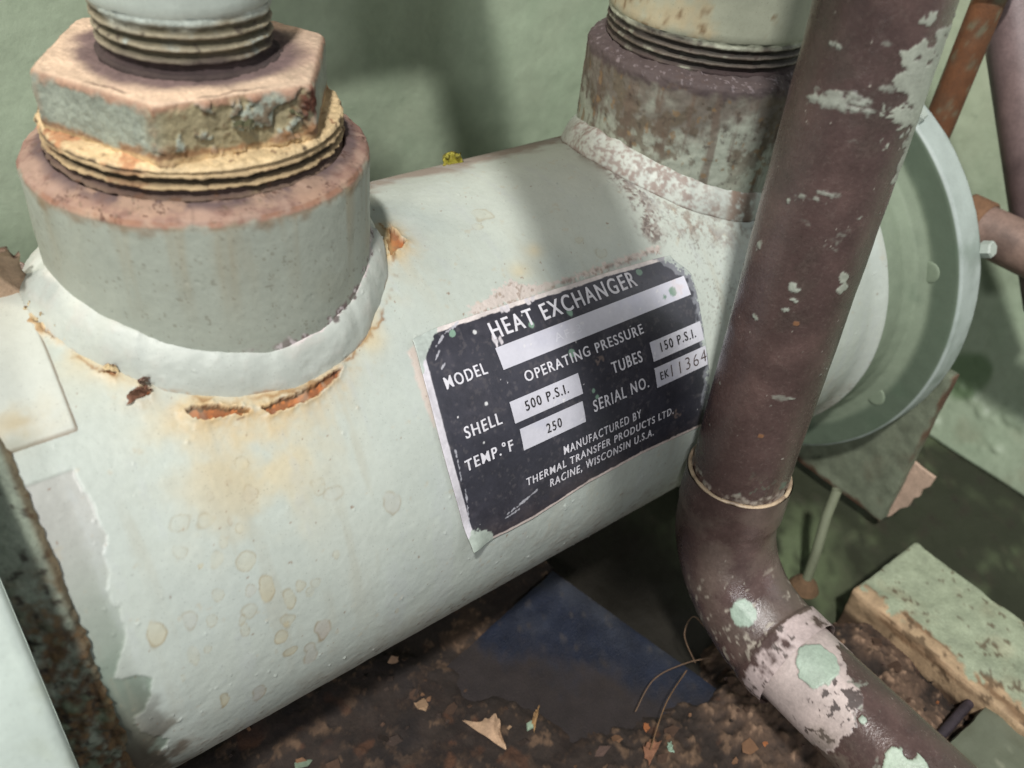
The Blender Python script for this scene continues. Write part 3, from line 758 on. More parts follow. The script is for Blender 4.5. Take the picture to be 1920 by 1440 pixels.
def panel(x0, x1, t0, t1, seed):
    nu, nv = int((x1 - x0) / 0.008) + 2, int((t1 - t0) / 0.006) + 2
    X, T = np.meshgrid(np.linspace(x0, x1, nu), np.linspace(t0, t1, nv), indexing='ij')
    r = plate_r(X, T) + 0.0018
    P = np.stack([X, -np.cos(T) * r, np.sin(T) * r], -1)
    n1 = fbm(P, 10, 3, seed); n2 = fbm(P, 60, 3, seed + 4)
    c = full(X.shape, C(220, 219, 228, 0.86, 0.36))
    c = mix(c, 0.4 * sm(n1, 0, .9), C(200, 201, 218, 0.84, 0.34))
    c = mix(c, 0.8 * sm(n2 + .2 * n1, 0.75, 0.95), C(240, 238, 240, 0.85, 0.5))
    if t0 > R(40):
        for fx, ft, fr in ((1.72, 0.775, 0.022), (1.665, 0.765, 0.012), (1.08, 0.80, 0.0)):
            if fr: c = mix(c, sm(fr - np.hypot(X - fx, T - ft) + 0.003 * n2, 0, 0.004), C(140, 172, 152, 0.74, 0.42))
        c = mix(c, 0.8 * sm(X, 1.70, 1.78) * sm(n1 + n2, -.4, .4), C(232, 220, 222, 0.8, 0.5))
    mesh('value_panel', P, gridfaces(nu, nv), M_FOIL, plate, c.reshape(-1, 4))
for a in ((0.773, 1.815, R(42.0), R(47.05), 1), (0.753, 1.100, R(30.0), R(35.0), 2), (0.767, 1.089, R(23.3), R(28.4), 3), (1.505, 1.821, R(30.0), R(34.9), 4), (1.501, 1.823, R(23.3), R(28.4), 5)):
    panel(*a)

def lettering(body, x0, x1, t0, t1, col, bold=0.02, mat=None, lift=0.0030, condense=True):
    cu = bpy.data.curves.new('lettering', 'FONT')
    cu.body = body
    cu.size = 1.0
    cu.offset = min(bold, 0.006)
    cu.resolution_u = 4
    cu.space_character = 1.22
    ob = bpy.data.objects.new('lettering', cu)
    me = bpy.data.meshes.new_from_object(ob)
    v = np.zeros(len(me.vertices) * 3, F32); me.vertices.foreach_get('co', v); v = v.reshape(-1, 3)
    F = [tuple(p.vertices) for p in me.polygons]
    bpy.data.objects.remove(ob); bpy.data.curves.remove(cu); bpy.data.meshes.remove(me)
    cap = v[:, 1].max()
    xa, xb = v[:, 0].min(), v[:, 0].max()
    X = x0 + (v[:, 0] - xa) / (xb - xa) * (x1 - x0)
    T = t0 + v[:, 1] / cap * (t1 - t0)
    T = T + 0.0012 * np.sin(X * 60)
    wpe = (x1 - x0) / (xb - xa)
    Ps, Fs = [], []
    for k, dx in enumerate((0.0,) if bold <= 0 else (-bold * 0.5, 0.0, bold * 0.5)):     # struck three times side by side for a bolder stroke
        r = plate_r(X, T) + lift + 0.0003 * k
        Ps.append(np.stack([X + dx * wpe, -np.cos(T) * r, np.sin(T) * r], -1)); Fs += [tuple(i + k * len(v) for i in f) for f in F]
    P = np.concatenate(Ps); F = Fs
    return mesh('lettering', P, F, mat or M_INK, plate, col, smooth=False)
WH = C(228, 226, 232, 0.85, 0.45); BK = C(50, 46, 48, 0.6, 0.6); BR = C(96, 80, 76, 0.6, 0.6)
for body, x0, x1, d0, d1, col, bold, mat, lift in (
        ('HEAT EXCHANGER', 0.785, 1.548, 48.9, 52.75, WH, 0.034, None, .003),
        ('MODEL', 0.517, 0.703, 42.65, 45.2, WH, 0.03, None, .003),
        ('OPERATING PRESSURE', 0.852, 1.489, 37.6, 39.95, WH, 0.026, None, .003),
        ('SHELL', 0.530, 0.698, 31.3, 33.9, WH, 0.034, None, .003),
        ('TEMP.\u00b0F', 0.498, 0.722, 24.6, 27.2, WH, 0.034, None, .003),
        ('TUBES', 1.275, 1.445, 31.35, 34.1, WH, 0.034, None, .003),
        ('SERIAL NO.', 1.139, 1.454, 24.6, 27.45, WH, 0.026, None, .003),
        ('MANUFACTURED BY', 0.958, 1.394, 17.7, 19.85, WH, 0.014, None, .003),
        ('THERMAL TRANSFER PRODUCTS LTD.', 0.759, 1.591, 14.4, 16.4, WH, 0.03, None, .003),
        ('RACINE, WISCONSIN U.S.A.', 0.878, 1.468, 11.0, 13.15, WH, 0.03, None, .003),
        ('500 P.S.I.', 0.816, 1.032, 31.7, 33.9, BK, 0.022, M_INK, .0036),
        ('250', 0.890, 0.966, 24.8, 27.0, BK, 0.022, M_INK, .0036),
        ('150 P.S.I.', 1.559, 1.775, 31.6, 33.9, BK, 0.022, M_INK, .0036),
        ('EK', 1.527, 1.577, 24.9, 26.9, BK, 0.022, M_INK, .0036),
        ('11364', 1.594, 1.818, 24.35, 27.5, BR, -0.010, M_INK, .0036),
        ('AF-3', 1.045, 1.185, 43.4, 45.3, C(232, 232, 240, .85, .4), 0.0, M_FOIL, .0036)):
    lettering(body, x0, x1, R(d0), R(d1), col, bold, mat, lift)

# ------------------------------------------------------------------ threaded bushing and pipe on the first nozzle
PITCH = 0.036
def tri(x):
    x = x - np.floor(x)
    return np.abs(2 * x - 1)
bu = thing('hex_bushing', 'cream and grey hexagonal reducing bushing screwed into the nearer nozzle', 'pipe bushing', (0, 0, HN))
def thr_disp(z0, z1, depth, seed):
    def f(P, ph, r, z):
        t = tri((z + PITCH * ph / (2 * np.pi)) / PITCH)
        d = -depth * sm(t, 0.15, 0.75) * sm(z, z0, z0 + 0.01) * sm(z1 - z, 0, 0.012)
        return d * (0.85 + 0.35 * fbm(P, 7, 3, seed + 5)) + 0.005 * fbm(P, 22, 4, seed) + 0.004 * fbm(P, 60, 2, seed + 3)
    return f
def ringcol(P, ph, rr, zz):
    n1 = fbm(P, 7, 4, 201); n2 = fbm(P, 30, 4, 205)
    t = tri((zz + PITCH * ph / (2 * np.pi)) / PITCH)
    c = full(P.shape[:2], CREAM)
    c = mix(c, 0.5 * sm(n1, 0, .8), C(226, 192, 150, 0.72, 0.65))
    c = mix(c, 0.85 * sm(n1 + .6 * n2, 0.42, 0.75), C(206, 146, 102, 0.68, 0.8))
    th = sm(1.552 - zz + 0.006 * n1, 0, 0.008)
    c = mix(c, th * 0.6, C(176, 150, 112, 0.66, 0.8))
    c = mix(c, th * sm(t, 0.2, 0.6), C(78, 66, 46, 0.6, 0.9))
    c = mix(c, th * sm(1.50 - zz + 0.02 * n1, 0, 0.02) * 0.85, C(104, 82, 76, 0.6, 0.9))
    c = mix(c, sm(n2, 0.5, 0.8) * 0.7, C(120, 84, 60, 0.6, 0.9))
    c = mix(c, 0.9 * np.exp(-((zz - 1.562 + 0.012 * n1) / 0.006) ** 2) * sm(n1 - n2, 0.1, 0.5), C(60, 40, 30, 0.6, 0.9))
    return c
revolve('threaded_collar', [(0.466, 1.36), (0.468, 1.545), (0.468, 1.558), (0.458, 1.570), (0.40, 1.576), (0.2, 1.578)], 620, (0, 0, 0), FZ, M_CRUST, bu, 0.0045, disp=thr_disp(1.38, 1.560, 0.028, 210), colf=ringcol)
def hex_part():
    # hexagon swept on a fine grid so that its edges can be rounded and its faces pitted
    nphi = 720; rc = 0.462; z0, z1 = 1.572, 1.748
    ang0 = R(-123)
    prof = densify([(1.0, z0), (1.0, z1 - 0.02), (0.985, z1 - 0.006), (0.955, z1), (0.5, z1 + 0.004)], 0.02 / 1)
    pz = np.concatenate([np.linspace(z0, z1 - 0.02, 32), [z1 - 0.012, z1 - 0.006, z1 - 0.002], np.full(34, z1)])
    pr = np.concatenate([np.ones(32), [0.994, 0.984, 0.970], np.linspace(0.955, 0.5, 34)])
    ph = np.linspace(0, 2 * np.pi, nphi, endpoint=False)
    a = (ph - ang0) % (np.pi / 3) - np.pi / 6
    rh = rc * math.cos(np.pi / 6) / np.cos(a)
    rh = np.minimum(rh, rc * 0.985 - 0.0 * a)
    rad = rh[:, None] * pr[None]
    # top corners chamfered
    zc = np.broadcast_to(pz[None], rad.shape) - 0.10 * np.maximum(rad - rc * 0.93, 0)
    ca = np.cos(ph)[:, None]; sa = np.sin(ph)[:, None]
    P = np.stack([rad * ca, rad * sa, zc], -1)
    n1 = fbm(P, 9, 4, 221); n2 = fbm(P, 34, 4, 225); n3 = fbm(P, 75, 2, 229)
    side = sm(1 - (pr - 0.97) / 0.03, -1, 1)[None] * np.ones_like(rad); side = np.where(pr[None] >= 0.99, 1.0, 0.0) * np.ones_like(rad)
    sidew = sm(pr, 0.96, 0.995)[None] * np.ones_like(rad)
    N = np.stack([ca * sidew, sa * sidew, 1 - sidew], -1)
    A = np.broadcast_to(ph[:, None], rad.shape)
    rough_face = sm(np.cos(A - R(-93)), 0.78, 0.9)          # the pitted front right face
    pit = sm(fbm(P, 16, 4, 231) + 0.4 * n2, 0.0, 0.16)
    disp = 0.003 * n1 + 0.002 * n3 + rough_face * sidew * (0.010 * (pit - 0.5) + 0.006 * n2) + (1 - rough_face) * sidew * 0.0012 * n2
    P = P + N * disp[..., None]
    c = full(rad.shape, C(228, 200, 172, 0.78, 0.65))
    # top: warm dusty, purple brown round the pipe
    c = mix(c, 0.6 * sm(n1, -.1, .8), C(218, 182, 160, 0.76, 0.7))
    rp = np.hypot(P[..., 0], P[..., 1])
    c = mix(c, 0.9 * sm(0.375 + 0.035 * n1 - rp, 0, 0.08), C(120, 98, 100, 0.6, 0.9))
    c = mix(c, 0.35 * sm(np.cos(A - R(30)), 0.2, 0.9) * (1 - sidew), C(150, 124, 108, 0.64, 0.8))
    grey = C(172, 180, 164, 0.70, 0.55)
    sidec = full(rad.shape, grey)
    sidec = mix(sidec, rough_face * (1 - pit) * 0.85, C(176, 160, 118, 0.66, 0.75))
    sidec = mix(sidec, 0.75 * rough_face * sm(n2 + n3 * .4, 0.2, 0.6), C(128, 96, 62, 0.6, 0.9))
    zrel = (zc - z0) / (z1 - z0)
    sidec = mix(sidec, 0.80 * sm(0.20 + 0.16 * n1 + 0.10 * n2 - zrel, 0, 0.12), C(176, 128, 84, 0.64, 0.85))
    sidec = mix(sidec, 0.8 * sm(0.10 + 0.05 * n1 - zrel, 0, 0.06), C(220, 190, 140, 0.72, 0.7))
    sidec = mix(sidec, 0.85 * sm(zrel + 0.08 * n2 + 0.06 * n1, 0.80, 0.93), C(196, 150, 122, 0.68, 0.75))
    corner = sm(np.cos(6 * (A - ang0)), 0.90, 1.0)
    sidec = mix(sidec, 0.4 * corner * sm(n2 + n1, -.2, .6), C(170, 128, 96, 0.64, 0.8))
    sidec = mix(sidec, 0.95 * sm(np.cos(A - R(-60)), 0.985, 0.996) * sm(n1 + .6 * n2, -.2, .3) * sm(zrel, .25, .5), C(120, 62, 44, 0.6, 0.9))
    c = c + (sidec - c) * sidew[..., None]
    # cracks along the front upper edges
    for s0, s1_ in ((R(-160), R(-135)), (R(-110), R(-78))):
        k = sm(A - (2 * np.pi + s0), 0, 0.05) * sm((2 * np.pi + s1_) - A, 0, 0.05)
        c = mix(c, k * np.exp(-((rad / rh[:, None] - 0.93 + 0.03 * n1) / 0.010) ** 2) * 0.95, C(78, 44, 36, 0.6, 0.9))
    return mesh('hex_head', P, gridfaces(nphi, len(pz), wu=True), M_CRUST, bu, c.reshape(-1, 4))
hex_part()
for (a, z, l, sd) in ((R(-92), 1.672, 0.034, 31), (R(-70), 1.680, 0.018, 32)):
    d_ = np.array([math.cos(a), math.sin(a), 0]); tt = np.array([-math.sin(a), math.cos(a), 0])
    chip('paint_flake', d_ * (0.405 if a < R(-80) else 0.425) + np.array([0, 0, z]), tt, d_ * 0.65 - np.array([0, 0, 0.7]), l, 0.036, -0.6, 0.15, C(206, 200, 160, 0.72, 0.6), bu, sd, 0.004, C(96, 96, 66, 0.6, 0.9))

up1 = thing('threaded_pipe', 'pale grey green pipe with worn threads standing in the hexagonal bushing', 'pipe', (0, 0, 1.75))
def pipe_col(z0, thr, body, seed, dark):
    def f(P, ph, rr, zz):
        n1 = fbm(P, 8, 4, seed); n2 = fbm(P, 32, 4, seed + 4)
        t = tri((zz + PITCH * ph / (2 * np.pi)) / PITCH)
        c = full(P.shape[:2], body)
        c = mix(c, 0.5 * sm(n1, 0.1, .9), C(190, 196, 180, 0.7, 0.5))
        th = sm(thr + 0.03 * n1 - zz, 0, 0.04)
        c = mix(c, th * (0.97 if dark else 0.85) * sm(n1 + n2, -1.4, -.4), C(172, 156, 124, 0.66, 0.75) if not dark else C(108, 96, 84, 0.6, 0.5))
        c = mix(c, th * sm(t, 0.12, 0.6) * 0.92, C(86, 80, 58, 0.6, 0.9) if not dark else C(50, 44, 38, 0.6, 0.8))
        c = mix(c, 0.95 * sm(z0 + 0.07 + 0.02 * n1 - zz, 0, 0.04), C(74, 58, 58, 0.58, 0.9))
        c = mix(c, th * sm(n2, .5, .8) * .7, C(60, 46, 40, 0.6, 0.9))
        return c
    return f
def pipe_part(par, cx, r, z0, thr, ztop, depth, body, seed, dark):
    revolve('thread', [(r * 1.10, z0 - 0.004), (r * 1.03, z0 + 0.012), (r - 0.004, z0 + 0.028), (r, thr)], 480, (cx, 0, 0), FZ, M_CRUST, par, 0.0045,
            disp=lambda P, ph, rr, zz: -depth * sm(tri((zz + PITCH * ph / (2 * np.pi)) / PITCH), 0.15, 0.75) * sm(thr + 0.02 - zz, 0.0, 0.10) * (0.75 + 0.45 * fbm(P, 6, 3, seed + 9)) + 0.005 * fbm(P, 22, 4, seed + 8),
            colf=pipe_col(z0, thr, body, seed, dark))
    def bc(P, ph, rr, zz):
        n1 = fbm(P, 6, 4, seed + 11); n2 = fbm(P, 28, 3, seed + 13)
        c = full(P.shape[:2], body)
        c = mix(c, 0.5 * sm(n1, 0, .9), C(196, 204, 190, 0.72, 0.5))
        if dark:
            c = mix(c, 0.75 * sm(n1 + .3 * n2, -0.2, .5), C(206, 188, 150, 0.7, 0.6))
            c = mix(c, 0.8 * sm(n2 + .5 * n1, 0.45, .8), C(140, 112, 76, 0.6, 0.8))
        return c
    revolve('pipe_body', [(r, thr), (r + 0.006, thr + 0.015), (r + 0.004, ztop)], 240, (cx, 0, 0), FZ, M_PAINT, par, 0.02,
            disp=lambda P, ph, rr, zz: 0.003 * fbm(P, 9, 3, seed + 15), colf=bc)
pipe_part(up1, 0.0, 0.262, 1.745, 1.915, 3.6, 0.018, C(196, 206, 196, 0.74, 0.5), 240, False)

up2 = thing('threaded_pipe', 'stained pipe with dark greasy threads screwed into the farther nozzle', 'pipe', (X2, 0, HN))
pipe_part(up2, X2, 0.478, HN + 0.0, HN + 0.165, 3.4, 0.022, C(188, 192, 170, 0.72, 0.55), 260, True)

# ------------------------------------------------------------------ tarnished copper pipe in front
cp = thing('copper_pipe', 'dark tarnished copper pipe with elbow and mint paint drips in front of the shell', 'pipe', (1.78, -1.27, -0.9))
AX0 = np.array([1.804, -1.224, 1.178]); AXD = np.array([0.019, 0.04, 0.999]); AXD /= np.linalg.norm(AXD)
RC = 0.215
def axis_at(z): return AX0 + AXD * ((z - AX0[2]) / AXD[2])
BEND = 0.48
E0 = axis_at(0.035); E1 = axis_at(-0.19)
LD = np.array([-0.02, -1.0, -0.03]); LD /= np.linalg.norm(LD)
def copper_col(P, seed, ang, along, scuffs, blots, cover=0.0):
    n1 = fbm(P, 6, 4, seed); n2 = fbm(P, 28, 4, seed + 4); n3 = fbm(P, 80, 2, seed + 7)
    c = full(P.shape[:2], COPPER)
    c = mix(c, 0.55 * sm(n1, -.1, .9), C(122, 98, 92, 0.64, 0.28))
    c = mix(c, 0.55 * sm(-n1 + .3 * n2, 0.2, 1.0), C(84, 74, 66, 0.62, 0.40))
    c = mix(c, 0.25 * sm(n3, .2, .8), C(120, 104, 96, 0.62, 0.5))
    st = fbm(np.stack([np.cos(ang) * 2.2, np.sin(ang) * 2.2, along * 26], -1), 1.0, 4, seed + 12)   # brushed paint dragged around the pipe
    for a0, l0, wa, wl, s in scuffs:
        da = (ang - a0 + np.pi) % (2 * np.pi) - np.pi
        g = np.exp(-((da / wa) ** 2 + ((along - l0) / wl) ** 2))
        c = mix(c, 0.75 * s * sm(g + 0.75 * st + 0.30 * n2 + 0.15 * n3, 0.72, 1.05), C(172, 178, 164, 0.7, 0.55))
    for a0, l0, wr, kind in blots:
        da = ((ang - a0 + np.pi) % (2 * np.pi) - np.pi) * RC
        q = np.hypot(da, along - l0) / wr + 0.10 * n2
        cc = {0: C(172, 192, 174, 0.74, 0.42), 1: C(206, 190, 184, 0.74, 0.5), 2: C(150, 104, 66, 0.62, 0.8), 3: C(178, 184, 168, 0.7, 0.5)}[kind]
        if kind in (1, 3): c = mix(c, 0.9 * sm(1 - q - 0.35 * n1 - 0.75 * st - 0.3 * n2, 0, 0.10), cc)
        else: c = mix(c, sm(1 - q, 0, 0.06), cc)
    c = mix(c, 0.8 * sm(fbm(P, 60, 2, seed + 30), 1.22, 1.26), C(196, 190, 176, 0.74, 0.5))
    return c
def riser():
    z = np.concatenate([np.arange(0.0, 2.3, 0.006), np.arange(2.3, 3.6, 0.05)]); ph = np.linspace(0, 2 * np.pi, 420, endpoint=False)
    Z_, A = np.meshgrid(z, ph, indexing='ij')
    base = AX0 + AXD * ((Z_ - AX0[2]) / AXD[2])[..., None]
    Nn = np.stack([np.cos(A), np.sin(A), 0 * A], -1)
    P = base + RC * Nn
    sc = [(R(-158), 1.78, 0.55, 0.030, 1), (R(-150), 1.745, 0.7, 0.028, 1), (R(-128), 1.765, 0.5, 0.04, 0.9), (R(-120), 1.84, 0.45, 0.02, .8), (R(-155), 1.66, 0.5, 0.02, .8), (R(-149), 1.44, 0.38, 0.03, 1), (R(-146), 1.465, 0.3, 0.02, .9),
          (R(-140), 1.97, 0.3, 0.02, .6), (R(-112), 0.71, 0.25, 0.03, .9), (R(-135), 0.62, 0.2, 0.02, .6), (R(-160), 1.35, .2, .03, .5), (R(-125), 1.3, .2, .04, .5)]
    bl = [(R(-84), 1.96, 0.10, 3), (R(-82), 1.86, 0.11, 3), (R(-79), 1.76, 0.10, 3), (R(-76), 1.66, 0.07, 3), (R(-74), 1.57, 0.05, 3), (R(-107), 1.15, 0.026, 3), (R(-105), 1.12, 0.022, 3), (R(-140), 0.96, 0.012, 2), (R(-140), 0.42, 0.012, 2)]
    c = copper_col(P, 400, A, Z_, sc, bl)
    n1 = fbm(P, 9, 4, 421); n2 = fbm(P, 36, 3, 425)
    low = sm(0.22 + 0.08 * n1 - Z_, 0, 0.10)
    c = mix(c, 0.55 * low * sm(n2 + n1, -.3, .5), C(140, 124, 108, 0.62, 0.7))
    c = mix(c, 0.8 * low * sm(n2, .35, .6), C(110, 130, 112, 0.62, 0.7))
    c = mix(c, 0.85 * sm(0.085 + 0.03 * n2 - Z_, 0, 0.02) * sm(n1 + n2, -.5, .3), C(176, 164, 150, 0.66, 0.7))
    rnd = 0.0018 * fbm(P, 7, 3, 430) + 0.0016 * n2 * low
    lum = fbm(P, 1.0, 2, 9)
    thick = sm((c[..., 0] - COPPER[0]), 0.06, 0.2) * 0.003
    P = P + Nn * (rnd + thick)[..., None]
    mesh('riser_tube', P, gridfaces(len(z), 420, wv=True), M_COPPER, cp, c.reshape(-1, 4))
riser()
BLOB = np.array([1.597, -1.615, -0.476])
def elbow():
    pts, rad = [], []
    D0 = -AXD
    for t in np.linspace(0, 1, 14): pts.append(E0 + (E1 - E0) * t)
    ctr = E1 + LD * BEND
    n = 60
    for t in np.linspace(0, np.pi / 2, n)[1:]:
        pts.append(ctr - LD * BEND * math.cos(t) + D0 * BEND * math.sin(t))
    end = pts[-1]
    for t in np.linspace(0, 0.10, 10)[1:]: pts.append(end + LD * t)
    pts = np.array(pts); k = len(pts)
    s = np.concatenate([[0], np.cumsum(np.linalg.norm(np.diff(pts, axis=0), axis=1))])
    rr = 0.232 + 0.006 * sm(0.22 - s, 0, 0.03) - 0.004 * sm(np.abs(s - s[-1] / 2), 0.35, 0.0) + 0.012 * sm(s, s[-1] - 0.16, s[-1] - 0.13)
    P, F, A, B, T = sweep(pts, rr, 300)
    ang = np.broadcast_to(np.linspace(0, 2 * np.pi, 300, endpoint=False)[None], P.shape[:2]); al = np.broadcast_to(s[:, None], P.shape[:2])
    c = copper_col(P, 440, ang, al, [], [])
    n1 = fbm(P, 7, 4, 451); n2 = fbm(P, 30, 4, 455); n3 = fbm(P, 80, 2, 458)
    st = fbm(np.stack([P[..., 0] * 9, P[..., 1] * 40, P[..., 2] * 40], -1), 1, 4, 460)
    c = mix(c, 0.5 * sm(n1, -.2, .6), C(132, 116, 104, 0.62, 0.6))
    c = mix(c, 0.85 * sm(al - 0.45 + .1 * n1, 0, 0.25) * sm(st + .4 * n2, 0.40, 0.75), C(192, 182, 166, 0.7, 0.6))
    tops = sm(P[..., 2] + P[..., 1] * 0.0 + 0.62, 0.0, 0.15)
    cov = sm(al - s[-1] + 0.11 + 0.05 * n1 + 0.03 * n2, 0, 0.02)
    c = mix(c, cov * sm(n1 + n2 * .5, -.6, -.1), C(206, 188, 184, 0.74, 0.5))
    c = mix(c, cov * sm(n2 + n3 * .3, .5, .7), C(104, 90, 84, 0.6, 0.6))
    # mint blob on the outside of the bend
    q = np.linalg.norm(P - BLOB, axis=-1) + 0.010 * n2 + 0.008 * n1
    c = mix(c, sm(0.062 - q, 0, 0.006), C(172, 192, 174, 0.74, 0.42))
    rad = (P - pts[:, None]); rad /= np.linalg.norm(rad, axis=-1)[..., None]
    P = P + rad * (0.003 * fbm(P, 8, 3, 462) + 0.0025 * n2 * sm(c[..., 0], .1, .3))[..., None]
    el = mesh('elbow', P, F, M_COPPER, cp, c.reshape(-1, 4))
    # bright solder ring where the riser enters
    tr = []
    for t in np.linspace(0, 2 * np.pi, 97)[:-1]:
        tr.append(E0 + RC * 1.045 * np.array([math.cos(t), math.sin(t), 0]) + np.array([0, 0, 0.004]))
    tr.append(tr[0])
    Pt, Ft, *_ = sweep(tr, 0.0095, 10)
    nr = fbm(Pt, 20, 3, 470)
    cr = mix(full(Pt.shape[:2], C(214, 190, 158, 0.74, 0.4)), 0.8 * sm(nr, -.1, .5), C(140, 116, 96, .64, .5))
    mesh('solder_ring', Pt + 0.003 * nr[..., None], Ft, M_COPPER, el, cr.reshape(-1, 4))
    return pts[-1]
EL = elbow()
def lower():
    L = np.concatenate([np.arange(-0.05, 1.3, 0.006), np.arange(1.3, 2.4, 0.05)]); n = 360
    pts = EL + LD * L[:, None]
    P, F, A, B, T = sweep(pts, 0.208, n)
    ang = np.broadcast_to(np.linspace(0, 2 * np.pi, n, endpoint=False)[None], P.shape[:2]); al = np.broadcast_to(L[:, None], P.shape[:2])
    rad = (P - pts[:, None]) / RC
    az = np.arctan2(rad[..., 2], -rad[..., 0])      # 0 = towards the left, 90 = up
    c = copper_col(P, 480, az, al, [(R(60), 0.30, 0.4, 0.05, .8), (R(80), 0.22, 0.35, 0.05, .8), (R(30), 0.55, 0.3, .06, .7)],
                   [(R(62), 0.30, 0.014, 0)])
    n1 = fbm(P, 6, 4, 491); n2 = fbm(P, 28, 4, 495); n3 = fbm(P, 80, 2, 498)
    cov = sm(0.24 - al + 0.10 * n1 + 0.05 * n2 - 0.10 * sm(az, R(70), R(120)) + 0.12 * sm(np.cos(az - R(20)), .7, 1), 0, 0.012)
    c = mix(c, cov, C(206, 190, 184, 0.74, 0.5))
    c = mix(c, cov * sm(n2 + .4 * n1, 0.5, 0.6) * sm(al, 0.12, 0.2), C(90, 76, 72, 0.6, 0.6))
    c = mix(c, 0.6 * sm(np.cos(az - R(-30)), .4, .9) * sm(al, .2, .3) * sm(n2 + n1, -.2, .4), C(136, 124, 110, 0.62, 0.7))
    for a0, l0, wr in ((R(68), 0.095, 0.098), (R(52), 0.60, 0.090), (R(58), 0.37, 0.018)):
        da = ((az - a0 + np.pi) % (2 * np.pi) - np.pi) * RC
        q = np.hypot(da, (al - l0)) / wr + 0.13 * n2 + 0.10 * n1
        if l0 == 0.60: q = np.maximum(q, 1.0 + 0.6 - np.hypot(da - 0.06, al - 0.60 + 0.03) / 0.045)
        b = sm(1 - q, 0, 0.05)
        c = mix(c, b, C(178, 196, 178, 0.76, 0.42))
        P = P + rad * (0.008 * b)[..., None]
    P = P + rad * (0.0025 * cov + 0.0015 * n1)[..., None]
    mesh('lower_tube', P, F, M_COPPER, cp, c.reshape(-1, 4))
lower()

# ------------------------------------------------------------------ machine behind, floor, clutter
def sheet(name, f, us, vs, mat, colf, **kw):
    Ugrid, Vgrid = np.meshgrid(us, vs, indexing='ij')
    P = f(Ugrid, Vgrid)
    c = colf(P)
    return mesh(name, P, gridfaces(len(us), len(vs)), mat, None, c.reshape(-1, 4), **kw)

def wallcol(P, BASE=C(186, 201, 174, 0.80, 0.5)):
    n0 = fbm(P, 0.9, 3, 500); n1 = fbm(P, 3, 4, 503); n2 = fbm(P, 12, 4, 507); n3 = fbm(P, 40, 3, 511)
    c = full(P.shape[:2], BASE)
    c = mix(c, 0.5 * sm(n1, -.1, .8), BASE * np.array([1.06, 1.02, 1.03, 1]))
    c = mix(c, 0.35 * sm(-n1 + .3 * n2, 0.1, .9), BASE * np.array([0.80, 0.86, 0.82, 1]))
    c = mix(c, 0.3 * sm(fbm(P, 16, 3, 515), 0.9, 1.2), C(92, 108, 88, 0.62, 0.6))
    return c
def flatbox(name, x0, x1, y0, y1, z0, z1, face, thick, colf, dispf, label, cat, kind=None, step=0.03):
    """thick slab whose front face is a fine uneven grid; face 'y' looks to -y, 'x' looks to -x"""
    if face == 'y': us, vs_ = np.arange(x0, x1 + step, step), np.arange(z0, z1 + step, step)
    elif face == 'x': us, vs_ = np.arange(y0, y1 + step, step), np.arange(z0, z1 + step, step)
    else: us, vs_ = np.arange(x0, x1 + step, step), np.arange(y0, y1 + step, step)
    A, B = np.meshgrid(us, vs_, indexing='ij')
    def mk(off):
        if face == 'y': return np.stack([A, 0 * A + y0 + off, B], -1)
        if face == 'x': return np.stack([0 * A + x0 + off, A, B], -1)
        return np.stack([A, B, 0 * A + z1 - off], -1)
    P = mk(0.0); d = dispf(P)
    P = mk(d); Q = mk(thick + (d if face == 'x' else 0))
    k = P.shape[0] * P.shape[1]; nu, nv = P.shape[:2]
    f = gridfaces(nu, nv)
    rim = np.array([i * nv for i in range(nu)] + [(nu - 1) * nv + j for j in range(1, nv)] + [i * nv + nv - 1 for i in range(nu - 2, -1, -1)] + list(range(nv - 2, 0, -1)))
    r2 = np.roll(rim, -1)
    F = np.concatenate([f, f[:, ::-1] + k, np.stack([rim, rim + k, r2 + k, r2], 1)])
    c = colf(P).reshape(-1, 4)
    return mesh(name, np.concatenate([P.reshape(-1, 3), Q.reshape(-1, 3)]), F, M_WALL, None, np.concatenate([c, c]), label=label, cat=cat, kind=kind)
flatbox('machine_cabinet', -4.5, 4.86, 2.2, 2.3, -1.49, 2.6, 'y', 0.12, wallcol, lambda P: 0.010 * fbm(P, 1.5, 3, 520) + 0.003 * fbm(P, 9, 3, 522),
        'dull green painted side of a machine cabinet standing behind the heat exchanger', 'machine cabinet')
def casecol(P):
    c = wallcol(P, C(165, 180, 154, 0.75, 0.5))
    n = fbm(P, 9, 3, 530)
    q = np.hypot((P[..., 1] + 0.95) / 0.17, (P[..., 2] + 1.00) / 0.20) + 0.12 * n
    c = mix(c, 0.75 * sm(1.05 - q, 0, 0.3), C(98, 128, 84, 0.66, 0.45))
    c = mix(c, 0.5 * sm(-P[..., 2] + 0.1 * n, 1.0, 1.4) * sm(fbm(P, 6, 3, 533), -.2, .6), C(150, 150, 122, 0.66, 0.6))
    return c
def casedisp(P):
    bl = sm(fbm(P, 6.5, 4, 540), 0.30, 0.75) * sm(-P[..., 2], 0.9, 1.15)
    return -0.022 * bl - 0.004 * fbm(P, 10, 3, 541) + 0.40 * (P[..., 2] + 1.5)
flatbox('machine_casing', 4.9, 5.0, -6.0, 2.18, -1.49, 4.5, 'x', 0.12, casecol, casedisp,
        'green machine casing with blistered paint at the right, beyond the far flange', 'machine casing', step=0.02)
